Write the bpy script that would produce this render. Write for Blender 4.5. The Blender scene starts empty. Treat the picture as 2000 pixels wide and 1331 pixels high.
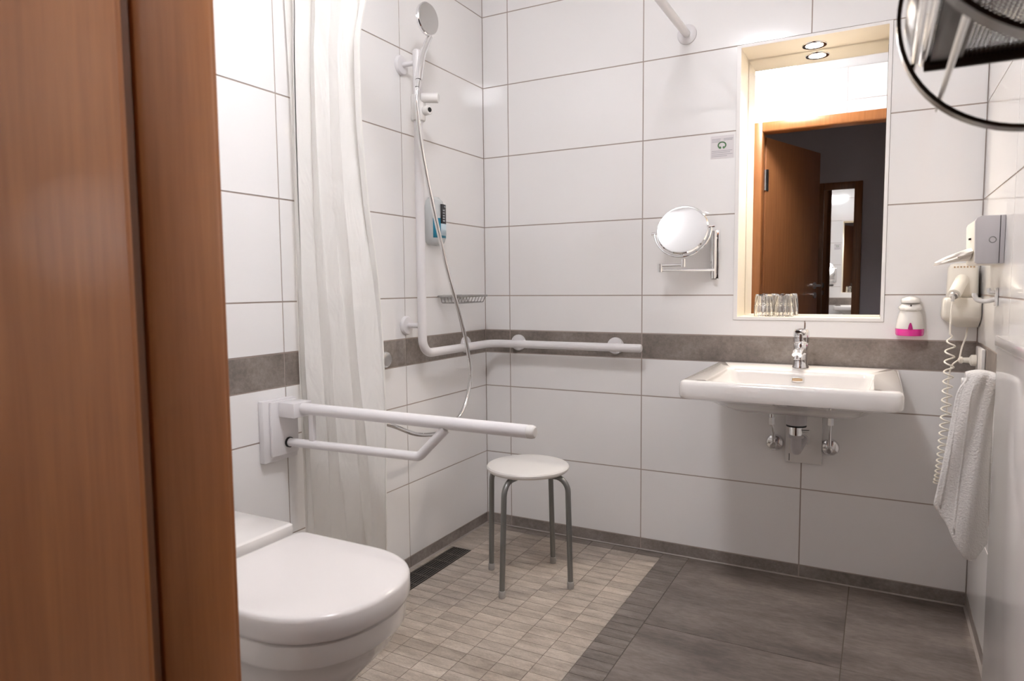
import bpy, bmesh, math, random
from mathutils import Vector, Matrix
random.seed(7)
pi = math.pi
sc = bpy.context.scene
COL = sc.collection

# ------------------------------------------------------------------ camera
cam_d = bpy.data.cameras.new('camera')
cam = bpy.data.objects.new('camera', cam_d)
COL.objects.link(cam)
CX, CY, CZ = 1.55023, -2.63544, 1.07147
yaw, pit, rol = 0.493205, -0.0783563, -0.00887666
F = Vector((-math.sin(yaw) * math.cos(pit), math.cos(yaw) * math.cos(pit), math.sin(pit)))
R0 = F.cross(Vector((0, 0, 1))).normalized()
U0 = R0.cross(F)
Rv = math.cos(rol) * R0 + math.sin(rol) * U0
Uv = -math.sin(rol) * R0 + math.cos(rol) * U0
m3 = Matrix((Rv, Uv, -F)).transposed()
cam.matrix_world = Matrix.Translation((CX, CY, CZ)) @ m3.to_4x4()
cam_d.sensor_width = 36.0
cam_d.lens = 36.0 * 1335.48 / 2000.0
cam_d.clip_start = 0.02
cam_d.dof.use_dof = True
cam_d.dof.focus_distance = 2.5
cam_d.dof.aperture_fstop = 5.6
sc.camera = cam

# ------------------------------------------------------------------ world, exposure
w = bpy.data.worlds.new('world')
sc.world = w
w.use_nodes = True
w.node_tree.nodes['Background'].inputs[0].default_value = (0.02, 0.02, 0.022, 1)
w.node_tree.nodes['Background'].inputs[1].default_value = 1.0
sc.view_settings.view_transform = 'Standard'
sc.view_settings.look = 'None'
sc.view_settings.exposure = 0.0
sc.view_settings.gamma = 1.0
sc.view_settings.use_curve_mapping = False
sc.cycles.sample_clamp_indirect = 30.0
sc.cycles.use_light_tree = False
sc.cycles.max_bounces = 12
sc.cycles.transmission_bounces = 12

LAMP_STRENGTH = 64.0
HALL_FILL_STRENGTH = 8.0
SPOT_POWER = 46.0
SPOT_EMIT = 60.0

# ------------------------------------------------------------------ dimensions
WX = 1.8306                 # right wall
YF = -2.055                 # front wall, room face
YH = -2.157                 # front wall, hall face
YHALL = -3.75               # far wall of the hall
ZC = 2.46                   # ceiling
NX0, NX1, NZ0, NZ1, ND = 1.085, 1.553, 0.953, 1.923, 0.155   # mirror niche opening
DX0, DX1, DZ = 0.82, 1.72, 2.105                              # door opening
LV = [0.0, 0.047, 0.331, 0.6325, 0.7825, 0.882, 1.0334, 1.3334, 1.6334, 1.9334, 2.2322, ZC]

# ------------------------------------------------------------------ materials
def srgb(r, g, b):
    f = lambda c: (c / 12.92 if c <= 0.04045 else ((c + 0.055) / 1.055) ** 2.4)
    return (f(r / 255.), f(g / 255.), f(b / 255.), 1.0)

class Mat:
    def __init__(s, name, col, rough=0.5, metal=0.0, **kw):
        s.m = bpy.data.materials.new(name)
        s.m.use_nodes = True
        s.nt = s.m.node_tree
        s.b = s.nt.nodes['Principled BSDF']
        s.b.inputs['Base Color'].default_value = col
        s.b.inputs['Roughness'].default_value = rough
        s.b.inputs['Metallic'].default_value = metal
        for k, v in kw.items():
            s.b.inputs[k.replace('_', ' ')].default_value = v
    def n(s, t, **kw):
        nd = s.nt.nodes.new(t)
        for k, v in kw.items():
            if k in nd.inputs.keys():
                nd.inputs[k].default_value = v
            else:
                setattr(nd, k, v)
        return nd
    def l(s, a, b):
        s.nt.links.new(a, b)
    def coords(s, scale=(1, 1, 1), rnd=True, gen='Object'):
        tc = s.n('ShaderNodeTexCoord')
        mp = s.n('ShaderNodeMapping')
        mp.inputs['Scale'].default_value = scale
        if rnd:
            oi = s.n('ShaderNodeObjectInfo')
            mu = s.n('ShaderNodeMath', operation='MULTIPLY')
            mu.inputs[1].default_value = 37.0
            s.l(oi.outputs['Random'], mu.inputs[0])
            ad = s.n('ShaderNodeVectorMath', operation='ADD')
            s.l(tc.outputs[gen], ad.inputs[0])
            s.l(mu.outputs[0], ad.inputs[1])
            s.l(ad.outputs[0], mp.inputs['Vector'])
        else:
            s.l(tc.outputs[gen], mp.inputs['Vector'])
        return mp.outputs[0]
    def noise(s, vec, scale, detail=4, rough=0.55):
        nz = s.n('ShaderNodeTexNoise')
        nz.inputs['Scale'].default_value = scale
        nz.inputs['Detail'].default_value = detail
        nz.inputs['Roughness'].default_value = rough
        s.l(vec, nz.inputs['Vector'])
        return nz.outputs[0]
    def ramp(s, fac, stops):
        r = s.n('ShaderNodeValToRGB')
        e = r.color_ramp.elements
        while len(e) < len(stops):
            e.new(0.5)
        for i, (p, c) in enumerate(stops):
            e[i].position = p
            e[i].color = c
        s.l(fac, r.inputs[0])
        return r.outputs[0]
    def bump(s, fac, strength=0.1, dist=0.01):
        b = s.n('ShaderNodeBump')
        b.inputs['Strength'].default_value = strength
        b.inputs['Distance'].default_value = dist
        s.l(fac, b.inputs['Height'])
        s.l(b.outputs[0], s.b.inputs['Normal'])

def stone(name, c0, c1, c2, scale, stretch=(1, 1, 1), rough=0.5, vary=0.0, bump=0.25):
    M = Mat(name, c1, rough)
    v = M.coords(stretch)
    a = M.noise(v, scale, 5, 0.62)
    col = M.ramp(a, [(0.3, c0), (0.5, c1), (0.7, c2)])
    fine = M.noise(v, scale * 14, 5, 0.7)
    mx = M.n('ShaderNodeMix', data_type='RGBA', blend_type='OVERLAY')
    mx.inputs[0].default_value = 0.55
    M.l(col, mx.inputs[6])
    g = M.ramp(fine, [(0.3, (0.3, 0.3, 0.3, 1)), (0.7, (0.7, 0.7, 0.7, 1))])
    M.l(g, mx.inputs[7])
    out = mx.outputs[2]
    if vary:
        oi = M.n('ShaderNodeObjectInfo')
        r = M.ramp(oi.outputs['Random'], [(0.0, (1 - vary, 1 - vary, 1 - vary, 1)), (1.0, (1 + vary, 1 + vary * 0.96, 1 + vary * 0.9, 1))])
        m2 = M.n('ShaderNodeMix', data_type='RGBA', blend_type='MULTIPLY')
        m2.inputs[0].default_value = 1.0
        M.l(out, m2.inputs[6])
        M.l(r, m2.inputs[7])
        out = m2.outputs[2]
    M.l(out, M.b.inputs['Base Color'])
    M.bump(fine, bump, 0.002)
    return M.m

def wood(name, c0, c1, rough=0.38, stretch=(28, 28, 1.6)):
    M = Mat(name, c0, rough)
    v = M.coords(stretch, rnd=True)
    a = M.noise(v, 2.2, 6, 0.6)
    b = M.noise(M.coords((90, 90, 4)), 2.0, 3, 0.5)
    mx = M.n('ShaderNodeMath', operation='MULTIPLY_ADD')
    mx.inputs[1].default_value = 0.35
    M.l(b, mx.inputs[0])
    M.l(a, mx.inputs[2])
    col = M.ramp(mx.outputs[0], [(0.45, c0), (0.9, c1)])
    M.l(col, M.b.inputs['Base Color'])
    M.bump(b, 0.06, 0.001)
    return M.m

def tilewhite():
    M = Mat('white_glazed_tile', srgb(246, 244, 243), 0.06)
    M.b.inputs['IOR'].default_value = 1.56
    M.bump(M.noise(M.coords((1, 1, 1)), 5, 2, 0.4), 0.02, 0.003)
    return M.m

MT = {}
MT['tile'] = tilewhite()
MT['grout'] = Mat('grey_grout', srgb(182, 168, 160), 0.85).m
MT['band'] = stone('grey_stone_band', srgb(112, 103, 96), srgb(138, 128, 121), srgb(158, 149, 142), 5, (1, 1, 1), 0.42)
MT['skirt'] = stone('grey_stone_skirting', srgb(118, 110, 104), srgb(142, 133, 127), srgb(162, 154, 148), 5, (1, 1, 1), 0.45)
MT['slate'] = stone('dark_slate_floor', srgb(98, 88, 82), srgb(133, 122, 115), srgb(162, 150, 141), 2.2, (1.0, 2.8, 1), 0.42, 0.04, 0.35)
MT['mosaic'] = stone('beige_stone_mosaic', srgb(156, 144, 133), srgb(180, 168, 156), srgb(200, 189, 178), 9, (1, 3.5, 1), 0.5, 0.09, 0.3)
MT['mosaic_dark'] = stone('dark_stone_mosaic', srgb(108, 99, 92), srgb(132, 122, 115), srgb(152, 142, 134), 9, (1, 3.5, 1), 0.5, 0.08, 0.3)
MT['floorgrout'] = Mat('floor_grout', srgb(112, 101, 92), 0.9).m
MT['silicone'] = Mat('grey_silicone', srgb(160, 151, 145), 0.5).m
MT['paint'] = Mat('white_ceiling_paint', srgb(248, 247, 246), 0.9).m
MT['hallpaint'] = Mat('grey_hall_paint', srgb(185, 177, 182), 0.85).m
MT['carpet'] = Mat('dark_hall_floor', srgb(70, 60, 56), 0.95).m
MT['wood'] = wood('beech_laminate_door', srgb(150, 94, 56), srgb(172, 114, 70))
MT['woodframe'] = wood('beech_door_frame', srgb(164, 102, 56), srgb(186, 120, 68), 0.32)
MT['wooddark'] = wood('dark_wood_frame', srgb(110, 66, 34), srgb(140, 88, 48))
MT['ceramic'] = Mat('white_ceramic', srgb(238, 234, 231), 0.08, 0, Coat_Weight=0.5, Coat_Roughness=0.03).m
MT['plastic'] = Mat('white_plastic', srgb(236, 233, 230), 0.25).m
MT['lidplastic'] = Mat('white_toilet_seat', srgb(236, 231, 229), 0.14).m
MT['rail'] = Mat('white_nylon_rail', srgb(234, 231, 232), 0.3).m
MT['cream'] = Mat('cream_plastic', srgb(242, 236, 225), 0.35).m
MT['frame'] = Mat('white_niche_frame', srgb(246, 243, 241), 0.35).m
MT['nichewall'] = Mat('cream_niche_lining', srgb(238, 228, 212), 0.35).m
MT['cabinet'] = Mat('white_gloss_laminate', srgb(226, 221, 219), 0.1).m
MT['grey'] = Mat('pale_grey_plastic', srgb(196, 192, 194), 0.35).m
MT['chrome'] = Mat('chrome', (0.82, 0.82, 0.83, 1), 0.06, 1.0).m
MT['satin'] = Mat('satin_steel', (0.62, 0.61, 0.6, 1), 0.28, 1.0).m
MT['darkchrome'] = Mat('dark_chrome', srgb(52, 42, 36), 0.22, 0.35).m
MT['mirror'] = Mat('mirror_glass', (0.93, 0.94, 0.94, 1), 0.0, 1.0).m
MT['black'] = Mat('black_rubber', srgb(18, 17, 17), 0.5).m
MT['drain'] = Mat('dark_drain_steel', srgb(96, 90, 84), 0.35, 0.3).m
MT['silverpaint'] = Mat('grey_painted_steel', srgb(132, 132, 130), 0.32, 0.55).m
MT['wire'] = Mat('steel_wire', (0.38, 0.37, 0.36, 1), 0.22, 1.0).m
MT['sheet'] = Mat('brown_grey_metal_sheet', (0.33, 0.30, 0.28, 1), 0.3, 1.0).m
MT['rubber'] = Mat('grey_rubber', srgb(170, 166, 162), 0.6).m
MT['stoolseat'] = Mat('white_stool_plastic', srgb(232, 229, 226), 0.3).m
MT['pink'] = Mat('pink_liquid_soap', srgb(240, 60, 165), 0.15, 0, Emission_Strength=0.0).m
MT['darkpink'] = Mat('dark_pink_window', srgb(190, 50, 130), 0.2).m
MT['teal'] = Mat('teal_label', srgb(40, 140, 170), 0.3).m
MT['blacklabel'] = Mat('black_label', srgb(38, 38, 42), 0.35).m
MT['labelprint'] = Mat('pale_print', srgb(170, 175, 180), 0.5).m
MT['paleblue'] = Mat('pale_blue_label', srgb(196, 216, 226), 0.3).m
MT['paper'] = Mat('sticker_paper', srgb(226, 221, 222), 0.5).m
MT['print'] = Mat('grey_print', srgb(188, 183, 188), 0.6).m
MT['green'] = Mat('green_print', srgb(84, 128, 84), 0.6).m
MT['glassclear'] = Mat('clear_glass', (1, 1, 1, 1), 0.02, 0, Transmission_Weight=1.0, IOR=1.45).m
MT['glassplastic'] = Mat('clear_plastic', (0.90, 0.93, 0.94, 1), 0.12, 0, Transmission_Weight=0.35, IOR=1.2).m
MT['beige'] = Mat('beige_slot', srgb(200, 170, 135), 0.4).m
MT['tissue'] = Mat('white_tissue', srgb(240, 233, 226), 0.9).m

def cloth(name, col, transl, rough=0.9, bscale=60, bstr=0.2):
    M = Mat(name, col, rough)
    nz = M.noise(M.coords((1, 1, 1)), bscale, 3, 0.6)
    M.bump(nz, bstr, 0.004)
    if transl:
        tr = M.n('ShaderNodeBsdfTranslucent')
        tr.inputs[0].default_value = col
        mx = M.n('ShaderNodeMixShader')
        mx.inputs[0].default_value = transl
        M.l(M.b.outputs[0], mx.inputs[1])
        M.l(tr.outputs[0], mx.inputs[2])
        M.l(mx.outputs[0], M.nt.nodes['Material Output'].inputs[0])
    return M.m
MT['curtain'] = cloth('white_shower_curtain', srgb(246, 244, 240), 0.22, 0.8, 30, 0.25)
def crumple(m):
    nt = m.node_tree
    b0 = next(n for n in nt.nodes if n.type == 'BUMP')
    tc = nt.nodes.new('ShaderNodeTexCoord'); mp = nt.nodes.new('ShaderNodeMapping'); nz = nt.nodes.new('ShaderNodeTexNoise'); b1 = nt.nodes.new('ShaderNodeBump')
    mp.inputs['Scale'].default_value = (16, 16, 5); mp.inputs['Rotation'].default_value = (0, 0.35, 0)
    nz.inputs['Scale'].default_value = 1.0; nz.inputs['Detail'].default_value = 3.0; nz.inputs['Distortion'].default_value = 0.6
    b1.inputs['Strength'].default_value = 0.7; b1.inputs['Distance'].default_value = 0.02
    nt.links.new(tc.outputs['Object'], mp.inputs['Vector']); nt.links.new(mp.outputs[0], nz.inputs['Vector']); nt.links.new(nz.outputs[0], b1.inputs['Height']); nt.links.new(b1.outputs[0], b0.inputs['Normal'])
crumple(MT['curtain'])
MT['towel'] = cloth('white_terry_towel', srgb(240, 236, 232), 0.0, 1.0, 260, 0.9)

def emit(name, col, s):
    m = bpy.data.materials.new(name)
    m.use_nodes = True
    nt = m.node_tree
    nt.nodes.remove(nt.nodes['Principled BSDF'])
    e = nt.nodes.new('ShaderNodeEmission')
    e.inputs[0].default_value = col
    e.inputs[1].default_value = s
    nt.links.new(e.outputs[0], nt.nodes['Material Output'].inputs[0])
    return m
MT['lampglow'] = emit('opal_lamp_glow', (1.0, 1.0, 1.035, 1), LAMP_STRENGTH)
MT['hallfill'] = emit('hall_fill_glow', (1.0, 0.86, 0.72, 1), HALL_FILL_STRENGTH)
MT['spotglow'] = emit('spot_lamp_glow', (1.0, 0.86, 0.68, 1), SPOT_EMIT)

# ------------------------------------------------------------------ mesh helpers
class MB:
    def __init__(s):
        s.v = []
        s.f = []
    def add(s, vs, fs):
        o = len(s.v)
        s.v += [tuple(p) for p in vs]
        s.f += [tuple(i + o for i in f) for f in fs]
        return s
    def box(s, x0, x1, y0, y1, z0, z1):
        vs = [(x, y, z) for x in (x0, x1) for y in (y0, y1) for z in (z0, z1)]
        return s.add(vs, [(0, 1, 3, 2), (4, 6, 7, 5), (0, 4, 5, 1), (2, 3, 7, 6), (0, 2, 6, 4), (1, 5, 7, 3)])
    def prism(s, pts, axis, a, b):
        """extrude a 2D outline along axis (0,1,2) from a to b"""
        n = len(pts)
        def P(p, t):
            q = list(p)
            q.insert(axis, t)
            return q
        vs = [P(p, a) for p in pts] + [P(p, b) for p in pts]
        fs = [tuple(range(n))[::-1], tuple(range(n, 2 * n))] + [(i, (i + 1) % n, n + (i + 1) % n, n + i) for i in range(n)]
        return s.add(vs, fs)
    def loft(s, loops, close0=True, close1=True, ring=True):
        n = len(loops[0])
        vs = [p for lp in loops for p in lp]
        fs = []
        for k in range(len(loops) - 1):
            for i in range(n if ring else n - 1):
                j = (i + 1) % n
                fs.append((k * n + i, k * n + j, (k + 1) * n + j, (k + 1) * n + i))
        if close0:
            fs.append(tuple(range(n))[::-1])
        if close1:
            fs.append(tuple(range((len(loops) - 1) * n, len(loops) * n)))
        return s.add(vs, fs)
    def lathe(s, prof, o=(0, 0, 0), d=(0, 0, 1), seg=32, cap=True):
        """prof: list of (radius, height along d)"""
        d = Vector(d).normalized()
        a = d.orthogonal().normalized()
        b = d.cross(a)
        o = Vector(o)
        loops = [[o + d * h + (a * math.cos(2 * pi * i / seg) + b * math.sin(2 * pi * i / seg)) * max(r, 1e-5) for i in range(seg)] for r, h in prof]
        return s.loft(loops, cap, cap)
    def cyl(s, p, q, r, seg=24, bev=0.0):
        p, q = Vector(p), Vector(q)
        L = (q - p).length
        if bev:
            pr = [(r - bev, 0), (r - bev * 0.3, bev * 0.3), (r, bev), (r, L - bev), (r - bev * 0.3, L - bev * 0.3), (r - bev, L)]
        else:
            pr = [(r, 0), (r, L)]
        return s.lathe(pr, p, q - p, seg)
    def tube(s, pts, r, seg=14, closed=False, rad=None):
        pts = [Vector(p) for p in pts]
        n = len(pts)
        T = []
        for i in range(n):
            if closed:
                t = pts[(i + 1) % n] - pts[i - 1]
            else:
                t = pts[min(i + 1, n - 1)] - pts[max(i - 1, 0)]
            T.append(t.normalized())
        nrm = T[0].orthogonal().normalized()
        loops = []
        for i in range(n):
            if i:
                ax = T[i - 1].cross(T[i])
                if ax.length > 1e-8:
                    nrm = Matrix.Rotation(T[i - 1].angle(T[i]), 3, ax.normalized()) @ nrm
            nrm = (nrm - T[i] * nrm.dot(T[i])).normalized()
            b = T[i].cross(nrm)
            rr = rad[i] if rad else r
            loops.append([pts[i] + (nrm * math.cos(2 * pi * k / seg) + b * math.sin(2 * pi * k / seg)) * rr for k in range(seg)])
        if closed:
            loops.append(loops[0])
            return s.loft(loops, False, False)
        return s.loft(loops)
    def build(s, name, mat, parent=None, smooth=True, loc=None, bevel=0.0, angle=35):
        me = bpy.data.meshes.new(name)
        me.from_pydata(s.v, [], s.f)
        me.update()
        bm = bmesh.new()
        bm.from_mesh(me)
        bmesh.ops.remove_doubles(bm, verts=bm.verts, dist=1e-6)
        bmesh.ops.recalc_face_normals(bm, faces=bm.faces)
        if bevel:
            es = [e for e in bm.edges if len(e.link_faces) == 2 and e.calc_face_angle(0) > 0.6]
            bmesh.ops.bevel(bm, geom=es, offset=bevel, segments=2, affect='EDGES', profile=0.5)
        if smooth:
            for f in bm.faces:
                f.smooth = True
            for e in bm.edges:
                if len(e.link_faces) == 2 and e.calc_face_angle(0) > math.radians(angle):
                    e.smooth = False
        bm.to_mesh(me)
        bm.free()
        return link(name, me, mat, parent, loc)

def link(name, me, mat=None, parent=None, loc=None):
    o = bpy.data.objects.new(name, me)
    if mat is not None and not me.materials:
        me.materials.append(MT[mat] if isinstance(mat, str) else mat)
    COL.objects.link(o)
    if loc is not None:
        o.location = loc
    if parent is not None:
        o.parent = parent
        # parents sit at their base with identity rotation: keep world placement
        if parent.type == 'EMPTY' or parent.location.length > 0:
            o.matrix_parent_inverse = WM[parent.name].inverted()
    WM[o.name] = (WM[parent.name] if False else Matrix.Identity(4)) if loc is None else Matrix.Translation(loc)
    return o
WM = {}

def thing(name, label, cat, loc=(0, 0, 0), group=None):
    o = bpy.data.objects.new(name, None)
    o.empty_display_size = 0.05
    COL.objects.link(o)
    o.location = loc
    WM[o.name] = Matrix.Translation(loc)
    return tag(o, label, cat, group)

def tag(o, label, cat, group=None, kind=None):
    o['label'] = label
    o['category'] = cat
    if group:
        o['group'] = group
    if kind:
        o['kind'] = kind
    return o

def struct(o, label, cat):
    return tag(o, label, cat, None, 'structure')

def arc(c, r, a0, a1, n, ax, ay):
    c, ax, ay = Vector(c), Vector(ax), Vector(ay)
    return [c + ax * (r * math.cos(a0 + (a1 - a0) * i / n)) + ay * (r * math.sin(a0 + (a1 - a0) * i / n)) for i in range(n + 1)]

def fillet(pts, r, n=6):
    pts = [Vector(p) for p in pts]
    out = [pts[0]]
    for i in range(1, len(pts) - 1):
        a, b, c = pts[i - 1], pts[i], pts[i + 1]
        u, v = (a - b).normalized(), (c - b).normalized()
        ang = u.angle(v)
        t = r / math.tan(ang / 2)
        t = min(t, 0.49 * (a - b).length, 0.49 * (c - b).length)
        p, q = b + u * t, b + v * t
        ctr = b + (u + v).normalized() * (t / math.cos(ang / 2))
        rr = (p - ctr).length
        e1 = (p - ctr).normalized()
        tot = e1.angle((q - ctr).normalized())
        e2 = ((q - ctr) - e1 * (q - ctr).dot(e1)).normalized()
        for k in range(n + 1):
            th = tot * k / n
            out.append(ctr + (e1 * math.cos(th) + e2 * math.sin(th)) * rr)
    out.append(pts[-1])
    return out

def smooth_path(pts, n=8):
    pts = [Vector(p) for p in pts]
    P = [pts[0] * 2 - pts[1]] + pts + [pts[-1] * 2 - pts[-2]]
    out = []
    for i in range(1, len(P) - 2):
        p0, p1, p2, p3 = P[i - 1], P[i], P[i + 1], P[i + 2]
        for k in range(n):
            t = k / n
            out.append(0.5 * ((2 * p1) + (p2 - p0) * t + (2 * p0 - 5 * p1 + 4 * p2 - p3) * t * t + (3 * p1 - p0 - 3 * p2 + p3) * t ** 3))
    out.append(pts[-1])
    return out

def rrect(x0, x1, y0, y1, r, z, n=5):
    """rounded rectangle loop in xy at height z"""
    out = []
    for cx, cy, a in ((x1 - r, y1 - r, 0), (x0 + r, y1 - r, pi / 2), (x0 + r, y0 + r, pi), (x1 - r, y0 + r, 1.5 * pi)):
        for k in range(n + 1):
            t = a + pi / 2 * k / n
            out.append((cx + r * math.cos(t), cy + r * math.sin(t), z))
    return out

# ------------------------------------------------------------------ tiled walls
G = 0.0022      # half joint
def subtract(rect, hole):
    a0, a1, b0, b1 = rect
    h0, h1, k0, k1 = hole
    if a1 <= h0 or a0 >= h1 or b1 <= k0 or b0 >= k1:
        return [rect]
    out = []
    if a0 < h0: out.append((a0, h0, b0, b1))
    if a1 > h1: out.append((h1, a1, b0, b1))
    m0, m1 = max(a0, h0), min(a1, h1)
    if b0 < k0: out.append((m0, m1, b0, k0))
    if b1 > k1: out.append((m0, m1, k1, b1))
    return out

CACHE = {}
def tiles(wall, base, place, cols, zs, hole=None, thick=0.006):
    """place(s, z, n) -> world; n is depth into the wall"""
    for i in range(len(cols) - 1):
        for j in range(len(zs) - 1):
            a0, a1, b0, b1 = cols[i] + G, cols[i + 1] - G, zs[j] + G, zs[j + 1] - G
            if a1 - a0 < 0.004 or b1 - b0 < 0.004:
                continue
            rects = [(a0, a1, b0, b1)]
            if hole:
                rects = [q for r in rects for q in subtract(r, hole)]
            rects = [q for q in rects if q[1] - q[0] > 0.003 and q[3] - q[2] > 0.003]
            if not rects:
                continue
            band, skirt = j == 4, j == 0
            nm, mat, par = ('border_tile', 'band', wall) if band else (('skirting_tile', 'skirt', base) if skirt else ('wall_tile', 'tile', wall))
            c0, c1 = (a0 + a1) / 2, (b0 + b1) / 2
            O = Vector(place(c0, c1, 0))
            key = (place, mat, tuple(round(q - o, 4) for r in rects for q, o in zip(r, (c0, c0, c1, c1))))
            if key not in CACHE:
                mb = MB()
                for r in rects:
                    P = [Vector(place(s_, z_, n_)) - O for s_ in r[:2] for z_ in r[2:] for n_ in (0, thick)]
                    mb.add(P, [(0, 1, 3, 2), (4, 6, 7, 5), (0, 4, 5, 1), (2, 3, 7, 6), (0, 2, 6, 4), (1, 5, 7, 3)])
                o = mb.build(nm, mat, par, smooth=False, loc=O)
                CACHE[key] = o.data
            else:
                o = link(nm, CACHE[key], None, par, O)

def pback(s, z, n): return (s, n, z)
def pleft(s, z, n): return (-n, -s, z)
def pright(s, z, n): return (WX + n, -s, z)
def pfront(s, z, n): return (s, YF - n, z)

T = 0.12
RC = 0.0018
wb = MB()
for r in subtract((-T, WX + T, -0.05, ZC), (NX0 - 0.015, NX1 + 0.012, NZ0 - 0.012, NZ1 + 0.01)):
    wb.box(r[0], r[1], RC, 0.25, r[2], r[3])
wall_back = struct(wb.build('wall_back', 'grout', smooth=False), 'white tiled back wall with grey stone band and mirror niche', 'wall')
wall_left = struct(MB().box(-T, -RC, YF - 0.11, RC, -0.05, ZC).build('wall_left', 'grout', smooth=False), 'white tiled left wall behind toilet and shower', 'wall')
wall_right = struct(MB().box(WX + RC, WX + T, YF - 0.11, RC, -0.05, ZC).build('wall_right', 'grout', smooth=False), 'glossy white tiled right wall beside the washbasin', 'wall')
wf = MB()
for r in subtract((-T, WX + T, -0.05, ZC), (DX0 - 0.03, DX1 + 0.03, -0.06, DZ + 0.03)):
    wf.box(r[0], r[1], YH, YF - RC, r[2], r[3])
wall_front = struct(wf.build('wall_front', 'grout', smooth=False), 'white tiled wall around the bathroom door seen in the mirror', 'wall')
bases = {}
for side, bx in (('back', (0, WX, -0.0, RC)), ):
    pass
def baseboard(side, mb, label):
    o = struct(mb.build('baseboard_' + side, 'silicone', smooth=False), label, 'baseboard')
    return o
bb_b = baseboard('back', MB().prism([(0.0, 0.0), (-0.004, 0.0), (0.0, 0.004)], 0, 0, WX), 'grey stone skirting along the back wall under the washbasin')
bb_l = baseboard('left', MB().prism([(0.0, 0.0), (0.005, 0.0), (0.0, 0.005)], 1, YF, 0), 'grey stone skirting along the left wall beside the drain')
bb_r = baseboard('right', MB().prism([(WX, 0.0), (WX - 0.007, 0.0), (WX, 0.005)], 1, YF, 0), 'grey stone skirting along the right wall under the towel')
tiles(wall_back, bb_b, pback, [0, 0.1242, 0.7202, 1.3175, WX], LV, (NX0 - 0.015, NX1 + 0.012, NZ0 - 0.012, NZ1 + 0.01))
tiles(wall_left, bb_l, pleft, [0, 0.5867, 1.1774, 1.7710, -YF], LV)
tiles(wall_right, bb_r, pright, [0, 0.59, 1.19, 1.78, -YF], LV)
tiles(wall_front, wall_front, pfront, [0, 0.13, 0.73, 1.33, WX], [0, 0.047, 0.331, 0.6325, 0.7825, 0.882, 1.0334, 1.3334, 1.6334, 1.9334, 2.252, ZC], (DX0 - 0.065, DX1 + 0.065, -0.1, DZ + 0.065))

struct(MB().box(-T, WX + T, YH, 0.25, ZC, ZC + 0.1).build('ceiling', 'paint', smooth=False), 'plain white bathroom ceiling seen in the mirror', 'ceiling')

# ------------------------------------------------------------------ floor
floor = struct(MB().box(-T, WX + T, YH, 0.2, -0.1, -0.0015).build('floor', 'floorgrout', smooth=False), 'bathroom floor of dark slate tiles with beige mosaic shower area', 'floor')
MX0, MX1 = 0.112, 0.918      # mosaic field
PX, PY = (MX1 - MX0) / 8.0, 0.0475
def floor_tile(name, x0, x1, y0, y1, mat, g=0.0008):
    key = (name, round(x1 - x0, 4), round(y1 - y0, 4), mat)
    loc = ((x0 + x1) / 2, (y0 + y1) / 2, 0)
    if key in CACHE:
        return link(name, CACHE[key], None, floor, loc)
    hx, hy = (x1 - x0) / 2 - g, (y1 - y0) / 2 - g
    o = MB().box(-hx, hx, -hy, hy, -0.006, 0.0).build(name, mat, floor, smooth=False, loc=loc)
    CACHE[key] = o.data
    return o
NROW = 27
for j in range(NROW):
    y1 = -0.008 - j * PY
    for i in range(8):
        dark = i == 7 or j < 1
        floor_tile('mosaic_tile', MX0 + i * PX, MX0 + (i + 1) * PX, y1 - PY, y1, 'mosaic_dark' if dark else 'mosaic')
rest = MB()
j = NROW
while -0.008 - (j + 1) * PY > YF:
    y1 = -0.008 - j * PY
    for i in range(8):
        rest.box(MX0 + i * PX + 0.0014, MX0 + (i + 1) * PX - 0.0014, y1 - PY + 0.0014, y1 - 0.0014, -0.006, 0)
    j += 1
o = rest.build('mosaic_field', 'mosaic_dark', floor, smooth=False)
o['kind'] = 'stuff'
# strip between mosaic and left wall (beside and around the drain)
floor_tile('strip_tile', 0.0, MX0, -0.325, -0.008, 'mosaic')
floor_tile('strip_tile', 0.0, MX0, YF, -0.765, 'mosaic')
floor_tile('strip_tile', 0.0, 0.022, -0.765, -0.325, 'mosaic')
for x0, x1 in ((0.918, 1.484), (1.484, WX)):
    ys = [-0.0, -0.592, -1.188, -1.784, YF]
    for a, b in zip(ys[:-1], ys[1:]):
        floor_tile('slate_tile', x0, x1, b, a, 'slate', 0.0016)
floor_tile('slate_tile', DX0, DX1, YH, YF, 'slate', 0.0016)

# ------------------------------------------------------------------ hall beyond the door
HX0, HX1 = -0.6, 2.9
struct(MB().box(HX0 - 0.1, HX1 + 0.1, YHALL - 0.1, YH, -0.1, -0.001).build('floor', 'carpet', smooth=False), 'dark hall floor outside the bathroom door', 'floor')
struct(MB().box(HX0 - 0.1, HX1 + 0.1, YHALL - 0.1, YH, ZC, ZC + 0.1).build('ceiling', 'hallpaint', smooth=False), 'dim hall ceiling outside the bathroom door', 'ceiling')
struct(MB().box(HX0 - 0.1, HX1 + 0.1, YHALL - 0.1, YHALL, -0.001, ZC).build('wall_hall_back', 'hallpaint', smooth=False), 'dim grey hall wall behind the framed mirror', 'wall')
struct(MB().box(HX0 - 0.1, HX0, YHALL, YH, -0.001, ZC).build('wall_hall_left', 'hallpaint', smooth=False), 'dim grey hall wall behind the open door', 'wall')
struct(MB().box(HX1, HX1 + 0.1, YHALL, YH, -0.001, ZC).build('wall_hall_right', 'hallpaint', smooth=False), 'dim grey hall wall at the right end of the hall', 'wall')
hw = MB()
hw.box(HX0, -T, YH, YH + 0.1, -0.001, ZC).box(WX + T, HX1, YH, YH + 0.1, -0.001, ZC)
struct(hw.build('wall_hall_front', 'hallpaint', smooth=False), 'hall side of the wall beside the bathroom', 'wall')

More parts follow.
